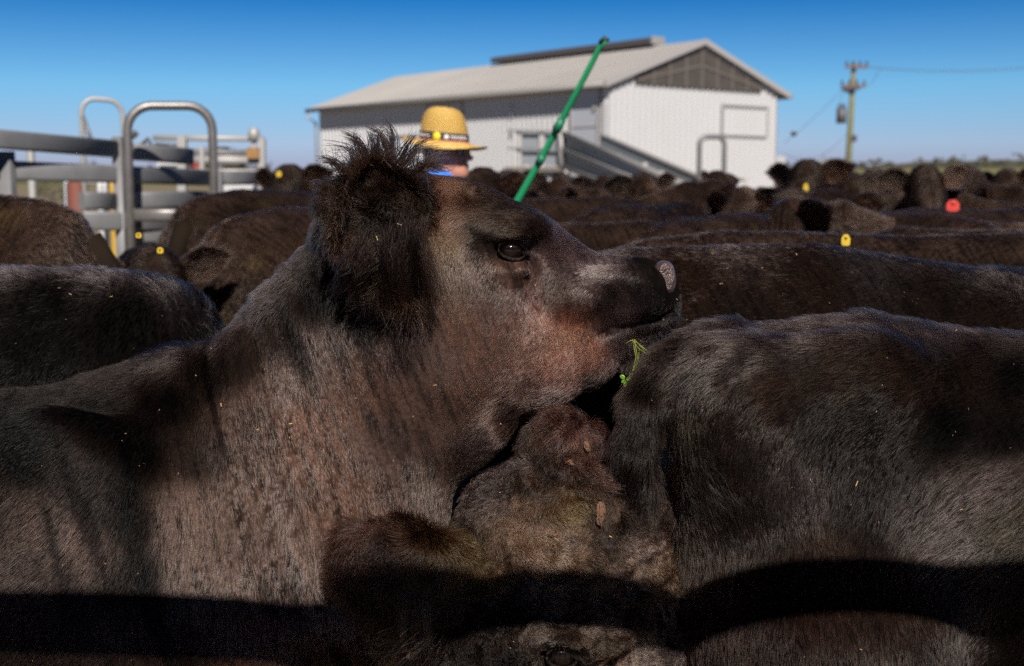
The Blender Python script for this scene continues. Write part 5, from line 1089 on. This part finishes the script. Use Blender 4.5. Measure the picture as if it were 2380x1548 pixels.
for k_, (x_, d_, r_, lb) in enumerate(((1215, 11.5, 230, 'small far head between the man and the green stick'), (1340, 12.2, 150, 'small far head right of the green stick'), (1550, 12, 250, 'small far head under the sheeted ramp'), (1680, 11.6, 140, 'small far head left of the low steel fence'), (1795, 11, 265, 'small far head below the water tank'), (1945, 11.6, 235, 'small far head left of the pole foot'), (2040, 11.2, 210, 'small far head right of the pole foot'), (2110, 12.4, 160, 'small far head under the round horizon tree'), (2190, 12, 250, 'small far head above the red tag'), (2260, 10.4, 140, 'small far head right of the red tag'), (2320, 13, 255, 'small far head under the hill slope'), (2376, 9.6, 150, 'small far head cut by the right edge'))):
    place(('up', 'turn', 'level')[k_ % 3], x_, 462+rgp.uniform(-4, 8), d_, r_, lb, at=1.0)
place('low', 1240, 522, 5.0, 15, 'brown cow hidden behind the forehead of the raised cow', at=0)
place('turn', 1440, 455, 13.0, 150, 'far cow head at the left foot of the ramp', at=1.0)
place('level', 1820, 455, 13.5, 250, 'far cow whose ears stand against the water tank', at=1.1)
place('up', 2050, 452, 13.0, 140, 'far cow with raised ears between the pole and the hill', at=1.0)
place('low', 2090, 500, 7.0, 215, 'cow with a flat dark back under the cow with the pale nose', at=.3)
place('low', 1560, 520, 5.0, 68, 'cow with a dull brown back filling the gap above the long back', at=-.7)
place('level', 2380, 520, 5.4, 188, 'cow with a dark back at the right edge above the wide one', at=.2)
def hanging_tag(px, py, Y, w_, h_, m, label):
    root = empty('ear_tag', P(px, py, Y), label=label, cat='ear tag', group='bright ear tags'); q = MB(); W2 = R(w_, Y)/2; H2 = R(h_, Y)/2
    q.prism([(-W2*.5, 0, H2), (W2*.5, 0, H2), (W2, 0, H2*.3), (W2, 0, -H2*.7), (W2*.6, 0, -H2), (-W2*.6, 0, -H2), (-W2, 0, -H2*.7), (-W2, 0, H2*.3)], (0, .004, 0)); q.build('plate', m, root)
    q = MB(); q.lathe([(0, .004), (W2*.35, .003), (W2*.4, 0), (0, 0)], n=10); q.build('button', m, root, M=Matrix.Translation((0, -.002, H2*.55)) @ Matrix.Rotation(math.radians(90), 4, 'X'))
hanging_tag(1966, 558, 3.35, 20, 26, M_YTAG, 'bright yellow ear tag showing above the long black back')
hanging_tag(648, 404, 7.6, 12, 13, M_YTAG, 'round yellow ear tag on the cow left of the fluffy ear')
hanging_tag(1140, 437, 9.2, 13, 14, M_YTAG, 'yellow ear tag just right of the chin of the man')
hanging_tag(1873, 438, 8.0, 11, 22, M_YTAG, 'long yellow ear tag on the tall cow near the gate hoop')
hanging_tag(2215, 478, 5.6, 30, 26, M_RTAG, 'red ear tag on a dark cow at the right')
hanging_tag(322, 547, 3.4, 13, 12, M_YTAG, 'small yellow ear tag left of the hollow rump')
hanging_tag(372, 582, 3.25, 14, 14, M_YTAG, 'yellow ear tag lower of the two left of the muddy rump')

# ------------------------------------------------------------------ the stockman
def person():
    Y = 5.55; px = 1045
    root = empty('person', tuple(P(px, 415, Y)*np.array([1, 1, 0])), label='person in a straw hat and blue work shirt holding a green stick', cat='person'); ro = np.array(root.location)
    f = norm(np.array([.93, -.36, 0])); sd_ = np.array([-f[1], f[0], 0.]); z = np.array([0, 0, 1.])   # he faces right and a little towards us; sd_ points to his left
    hc = P(1042, 360, Y); ms = mat('skin', (.50, .235, .155), .5, spec=.4, var=(60, (.42, .18, .12), .3)); mh = mat('dark_hair', (.02, .013, .01), .7)
    def q(a, l, u): return hc+f*a+sd_*l+z*u
    b = Blob(); b.ell(q(-.01, 0, .03), (.078, .078, .105), k=.03); b.ell(q(-.02, 0, .05), (.088, .08, .09), k=.04); b.cone(q(.035, 0, -.03), q(.055, 0, -.07), .052, .034, k=.04)
    for s in (-1, 1):
        b.cone(q(-.035, s*.05, -.035), q(.045, s*.022, -.078), .024, .024, k=.03); b.ell(q(.052, s*.04, -.02), (.022, .022, .016), k=.025)
        b.ell(q(.074, s*.031, .012), (.014, .014, .011), k=.012, op='-'); b.ell(q(.064, s*.031, .011), .013, k=.004); b.ell(q(-.015, s*.078, -.005), (.012, .008, .03), k=.008); b.cone(q(.076, s*.015, .032), q(.066, s*.05, .03), .008, .007, k=.014)
    b.cone(q(.082, 0, .02), q(.106, 0, -.015), .009, .0125, k=.015); 
    for s in (-1, 1): b.ell(q(.094, s*.012, -.02), (.010, .009, .008), k=.01)
    b.cone(q(.083, -.018, -.046), q(.083, .018, -.046), .0075, .0075, k=.008); b.cone(q(.081, -.015, -.058), q(.081, .015, -.058), .008, .008, k=.008); b.cone(q(.092, -.022, -.052), q(.092, .022, -.052), .0025, .0025, k=.006, op='-')
    b.ell(q(.068, 0, -.085), (.02, .024, .018), k=.025)
    b.cone(q(-.02, 0, -.04), q(-.04, 0, -.16), .056, .062, k=.04)
    zs = hc[2]-.20; sh = {s: np.array([hc[0], hc[1], 0])-f*.04+sd_*s*.19+z*zs for s in (-1, 1)}
    ct = np.array([hc[0], hc[1], 0])-f*.04
    grip = P(1155, 560, 5.35); hands = {-1: grip, 1: P(1110, 640, 5.5)}
    for s in (-1, 1):
        el = sh[s]*.45+hands[s]*.55+np.array([-.02, .0, -.17]); dv = norm(hands[s]-el); wr = hands[s]-dv*.07
        b.chain([(sh[s]-z*.02, .05), (el, .042), (wr, .027)], k=.03); pa = hands[s]; b.ell(pa-dv*.02, (.035, .03, .035), k=.02)
        stick = norm(P(1410, 90, 4.9)-P(1195, 475, 5.3)); ob = norm(np.cross(dv, stick))
        for k_, (off, ln) in enumerate(((.033, .9), (.011, 1.05), (-.011, 1.0), (-.033, .8))):
            r0 = pa+stick*off+dv*.012; kn = r0+(dv*.02+ob*.022)*ln; k2 = r0+(dv*.038+ob*.004)*ln; k3 = r0+(dv*.03-ob*.018)*ln; b.chain([(r0, .0095), (kn, .009), (k2, .0082), (k3, .0075)], k=.005)
        b.chain([(pa-dv*.03+stick*.02, .012), (pa+stick*.045-ob*.015, .0105), (pa+stick*.05+dv*.025-ob*.02, .009)], k=.008)
    hip = zs-.52
    b.chain([(ct+z*(zs-.05), .12), (ct+z*(hip+.1), .12)], k=.08, sc=(1, 1, 1))
    for s in (-1, 1): b.chain([(ct+sd_*s*.09+z*hip, .09), (ct+sd_*s*.11+f*.03+z*.48, .058), (ct+sd_*s*.12+z*.08, .04), (ct+sd_*s*.13+f*.14+z*.035, .032)], k=.04)
    x0, x1 = hc[0]-.13, hc[0]+.14
    V, F = b.mesh(.011, {0: [(x0, x1, .004)], 1: [(hc[1]-.14, hc[1]+.14, .004)], 2: [(hc[2]-.13, hc[2]+.15, .004)]}); mesh_np('body', V-ro, F, ms, root)
    # shirt, collar, trousers, boots
    mshirt = mat('blue_shirt', (.03, .19, .80), .8, bump=(40, .3)); c = Blob(); c.chain([(ct+z*(zs-.03), .155), (ct+z*(zs-.3), .155), (ct+z*(hip+.02), .15)], k=.08, sc=(1.05, 1.0, 1))
    for s in (-1, 1):
        el = sh[s]*.45+hands[s]*.55+np.array([-.02, .0, -.17]); dv = norm(hands[s]-el); c.chain([(ct+z*(zs-.01)+sd_*s*.08, .07), (sh[s], .07), (el, .056), (el+(hands[s]-el)*.6, .046)], k=.05)
    v, ff = c.mesh(.014); mesh_np('shirt', v-ro, ff, mshirt, root)
    m = MB(); vs = []; fs = []; n = 20
    for i in range(n):
        t = 2*math.pi*i/n+.3; 
        for (r, u) in ((.088, -.15), (.078, -.072), (.092, -.062), (.112, -.12)): vs.append(q(-.045+math.cos(t)*r, math.sin(t)*r*1.02, u+.012*math.cos(t+3.14))-ro)
    for i in range(n-1):
        for j in range(3): fs.append((4*i+j, 4*i+4+j, 4*i+5+j, 4*i+1+j))
    m.add(vs, fs, True); m.build('collar', mshirt, root)
    tr = Blob(); tr.ell(ct+z*hip, (.15, .14, .13), k=.05)
    for s in (-1, 1): tr.chain([(ct+sd_*s*.09+z*(hip-.03), .105), (ct+sd_*s*.11+f*.03+z*.48, .078), (ct+sd_*s*.12+z*.14, .065)], k=.03)
    v, ff = tr.mesh(.016); mesh_np('trousers', v-ro, ff, mat('navy_trousers', (.02, .025, .05), .85), root)
    bt = Blob()
    for s in (-1, 1): bt.chain([(ct+sd_*s*.12+z*.16, .055), (ct+sd_*s*.12+z*.06, .055), (ct+sd_*s*.13+f*.16+z*.045, .045)], k=.02)
    v, ff = bt.mesh(.012); mesh_np('boots', v-ro, ff, mat('boot_leather', (.06, .03, .015), .6), root)
    hr = Blob(); hr.ell(q(-.045, 0, .03), (.072, .082, .085), k=.02); hr.ell(q(-.075, 0, -.03), (.035, .06, .05), k=.02)
    for s in (-1, 1): hr.cone(q(-.01, s*.077, .02), q(-.012, s*.075, -.02), .012, .006, k=.01)
    v, ff = hr.mesh(.006); mesh_np('hair', v-ro, ff, mh, root)
    m = MB()
    for s in (-1, 1):
        cc = q(.083, s*.033, .012); m.add([Vector(cc+sd_*a+z*u-f*abs(a)*.2+f*o-ro) for o in (0, .004) for a, u in ((-.026, .014), (.026, .016), (.028, -.004), (.014, -.02), (-.014, -.02), (-.026, -.006))], [(0, 1, 2, 3, 4, 5), (11, 10, 9, 8, 7, 6)]+[(i, (i+1) % 6, 6+(i+1) % 6, 6+i) for i in range(6)])
        m.tube([q(.078, s*.062, .018)-ro, q(-.01, s*.083, .02)-ro], .0025, 5)
    m.tube([q(.092, -.008, .016)-ro, q(.092, .008, .016)-ro], .002, 5); m.build('sunglasses', mat('dark_lens', (.01, .01, .012), .1, coat=1), root)
    for s in (-1, 1):
        e = MB(); e.lathe([(.0115*math.cos(t), .0115*math.sin(t)) for t in [math.radians(a) for a in range(-90, 91, 30)]], c=q(.066, s*.031, .011)-ro, n=10); e.build('eye', mat('eye_white', (.6, .58, .55), .2), root)
    # hat
    hr_ = empty('straw_hat', tuple(q(-.02, 0, .05)), label='golden straw hat with a black lettered band on the stockman', cat='hat'); H = np.array(hr_.location)
    mstraw = mat('straw', (.62, .34, .085), .38, spec=.5, coat=.25)
    n = mstraw.node_tree.nodes; l = mstraw.node_tree.links; wv = n.new('ShaderNodeTexWave'); wv.bands_direction = 'Z'; wv.inputs['Scale'].default_value = 55; wv.inputs['Distortion'].default_value = 3; wv.inputs['Detail'].default_value = 3
    tcn = [x for x in n if x.type == 'TEX_COORD'][0]; bp = n.new('ShaderNodeBump'); bp.inputs['Strength'].default_value = .9; bp.inputs['Distance'].default_value = .004
    rp = n.new('ShaderNodeValToRGB'); rp.color_ramp.elements[0].color = (.58, .32, .05, 1); rp.color_ramp.elements[1].color = (.88, .60, .20, 1)
    l.new(tcn.outputs['Object'], wv.inputs['Vector']); l.new(wv.outputs[0], bp.inputs['Height']); l.new(bp.outputs[0], n['Principled BSDF'].inputs['Normal']); l.new(wv.outputs[0], rp.inputs[0]); l.new(rp.outputs[0], n['Principled BSDF'].inputs['Base Color'])
    Fv = Vector(f); Sv = Vector(sd_)
    def warp(p):
        r = math.hypot(p.x, p.y); t = math.atan2(p.y, p.x); k_ = max(0, r-.10)/.07
        zz = p.z
        if r > .1: zz += k_*(.030*math.cos(2*t)*.6-.012*math.cos(t)) + k_*(-.010)
        if p.z > .13: zz -= .010*math.exp(-(p.y/.02)**2)*(1 if p.x > -.06 else .4); 
        return Fv*(p.x*(1.10 if r < .11 else 1.10+.13*min(1, (r-.11)/.04)))+Sv*(p.y*.94)+Vector((0, 0, zz-.10*p.x))
    m = MB(); prof = [(.160, 0), (.164, .004), (.135, .003), (.115, .006), (.102, .014), (.097, .03), (.098, .05), (.096, .08), (.090, .105), (.080, .130), (.064, .149), (.040, .160), (.0, .163)]
    m.lathe(prof, n=44, warp=warp); m.lathe([(.160, 0), (.135, -.002), (.112, 0), (.094, .01), (.09, .05), (.08, .12), (.05, .143), (0, .143)], n=44, warp=warp); hb = m.build('crown_and_brim', mstraw, hr_)
    band = MB(); band.lathe([(.1005, .018), (.1025, .019), (.1018, .047), (.099, .048)], n=44, warp=warp); bd = band.build('hat_band', mat('black_band', (.02, .018, .025), .7), hr_)
    bl = MB(); bl.lathe([(.1035, .013), (.1042, .014), (.1032, .021), (.102, .0215)], n=44, warp=warp); bl.build('band_edge', mat('maroon_edge', (.22, .03, .08), .7), bd)
    mwht = mat('white_print', (.8, .8, .8), .6)
    # lettering set on the band letter by letter
    def onband(t, u, r=.1036): return warp(Vector((r*math.cos(t), r*math.sin(t), u)))
    camdir = math.atan2(float(np.dot(np.array([0, -1, 0]), sd_)), float(np.dot(np.array([0, -1, 0]), f)))
    def word(txt, t0, dt, size, u=.031):
        mb = MB()
        for i, ch in enumerate(txt):
            t = t0+i*dt; cu = bpy.data.curves.new('glyph', 'FONT'); cu.body = ch; cu.size = size; cu.extrude = .0006; cu.align_x = 'CENTER'; cu.align_y = 'CENTER'; cu.offset = .0008
            o = bpy.data.objects.new('glyph', cu); me = bpy.data.meshes.new_from_object(o); p = onband(t, u); p2 = onband(t+.02, u); tx = (p2-p).normalized()
            up = Vector((0, 0, 1)); up = (up-tx*up.dot(tx)).normalized(); nz = tx.cross(up); Mx = Matrix((tx, up, nz)).transposed().to_4x4(); Mx.translation = p+nz*.0012
            mb.add([Mx @ v.co for v in me.vertices], [tuple(q_.vertices) for q_ in me.polygons]); bpy.data.objects.remove(o); bpy.data.meshes.remove(me)
        mb.build('lettering', mwht, bd)
    word('TOYOTA', camdir+.30, .135, .017); word('TOYOTA', camdir-1.25, .12, .014)
    for t0, mm, rr, nm in ((camdir+.09, mwht, .0105, 'emblem'), (camdir-.30, mat('yellow_badge', (.85, .70, .02), .4), .0175, 'badge')):
        p = onband(t0, .031, .1042); p2 = onband(t0+.02, .031, .1042); tx = (p2-p).normalized(); up = Vector((0, 0, 1)); up = (up-tx*up.dot(tx)).normalized(); nz = tx.cross(up)
        Mx = Matrix((tx, up, nz)).transposed().to_4x4(); Mx.translation = p; g_ = MB(); g_.lathe([(0, .003), (rr*.95, .003), (rr, 0), (rr, -.004)], n=20); g_.build(nm, mm, bd, M=Mx)
    # green poly pipe
    rs = empty('stick', tuple(P(1195, 475, 5.25)), label='long thin green stick held up beside the man', cat='stick'); o_s = np.array(rs.location)
    mgp = mat('green_pipe', (.012, .30, .115), .38, var=(9, (.03, .38, .16), .3)); ptsS = [(1135, 590, 5.36), (1165, 530, 5.33), (1200, 472, 5.26), (1245, 392, 5.2), (1300, 290, 5.1), (1345, 205, 5.0), (1375, 148, 4.95), (1396, 106, 4.92), (1408, 92, 4.9)]
    m = MB(); m.tube([P(*s_)-o_s for s_ in ptsS], [.0165, .0165, .016, .0145, .014, .0125, .012, .011, .011], 12); m.build('pipe', mgp, rs)
    m = MB(); m.tube([P(1396, 100, 4.915)-o_s, P(1406, 90, 4.9)-o_s, P(1416, 94, 4.9)-o_s], [.012, .013, .006], 8); m.build('tip', mat('dark_tape', (.03, .04, .03), .6), rs)
    m = MB(); m.tube([P(1292, 305, 5.1)-o_s, P(1306, 278, 5.09)-o_s], .0185, 10); m.tube([P(1252, 380, 5.18)-o_s, P(1262, 362, 5.17)-o_s], .0175, 10); m.build('tape_wrap', mat('dark_green_tape', (.01, .16, .08), .5), rs)
person()

# ------------------------------------------------------------------ the rails the photographer looks through: one above the view, one below
def near_fence():
    root = empty('yard_fence', (0, .52, 0), label='steel rail fence right at the camera whose top rail shades the cattle', cat='fence')
    m = MB(); m.tube([(-3.2, .03, 1.818), (3.2, .03, 1.832)], .040, 16); m.build('top_rail', M_STEEL, root)
    for z, h in ((.95, .09), (.62, .09), (.3, .09)):
        m = MB(); m.bar((-3.2, 0, z), (3.2, 0, z), .045, h, cr=.018); m.build('rail', M_STEEL, root)
    for x in (-2.4, 2.4): m = MB(); m.bar((x, .06, 0), (x, .06, 1.98), .09, .06, up=(0, 1, 0), cr=.01); m.build('post', M_STEEL, root)
near_fence()

# ------------------------------------------------------------------ bits of straw and chaff caught in the coats
def chaff():
    m = MB(); rg = np.random.default_rng(5); dg = bpy.context.evaluated_depsgraph_get(); dg.update()
    def drop(px, py, L, w_, a):
        o = Vector((0, 0, CZ)); d = (Vector(P(px, py, 1.0))-o).normalized()
        ok, loc, nrm, _, ob, _ = S.ray_cast(dg, o+d*.75, d)
        if not ok or loc.y > 3: return
        n_ = nrm.normalized(); u = Vector((math.cos(a), -.2, math.sin(a))); u = (u-n_*u.dot(n_)).normalized(); v = n_.cross(u); p = loc+n_*rg.uniform(.006, .011)
        m.add([p-u*L-v*w_, p-u*L+v*w_, p+u*L+v*w_*.7+n_*.002, p+u*L-v*w_*.7+n_*.002, p+n_*.0012], [(0, 1, 4), (1, 2, 4), (2, 3, 4), (3, 0, 4)])
    for (x, y, l) in ((520, 945, 5), (680, 985, 4), (600, 1000, 3), (165, 690, 4), (260, 700, 4), (140, 677, 4), (1600, 573, 4), (1675, 670, 5), (1690, 632, 3), (1655, 600, 3), (1770, 632, 3), (1850, 602, 3), (2230, 1183, 3), (1290, 1243, 6), (1415, 1250, 3), (1350, 470, 2), (42, 905, 4), (1010, 890, 4), (1990, 1125, 6), (870, 555, 5), (790, 590, 4), (925, 520, 6), (950, 525, 4), (850, 395, 8), (965, 428, 8)):
        drop(x, y, R(l, 1.8), .0006, rg.uniform(0, 6.28))
    for i in range(170):
        drop(rg.uniform(0, 2380), rg.uniform(560, 1548), rg.uniform(.0004, .0014), rg.uniform(.0002, .0005), rg.uniform(0, 6.28))
    tag(m.build('chaff', mat('straw_fleck', (.50, .34, .14), .7)), 'tiny straw flecks caught in the cattle coats', kind='stuff')
chaff()
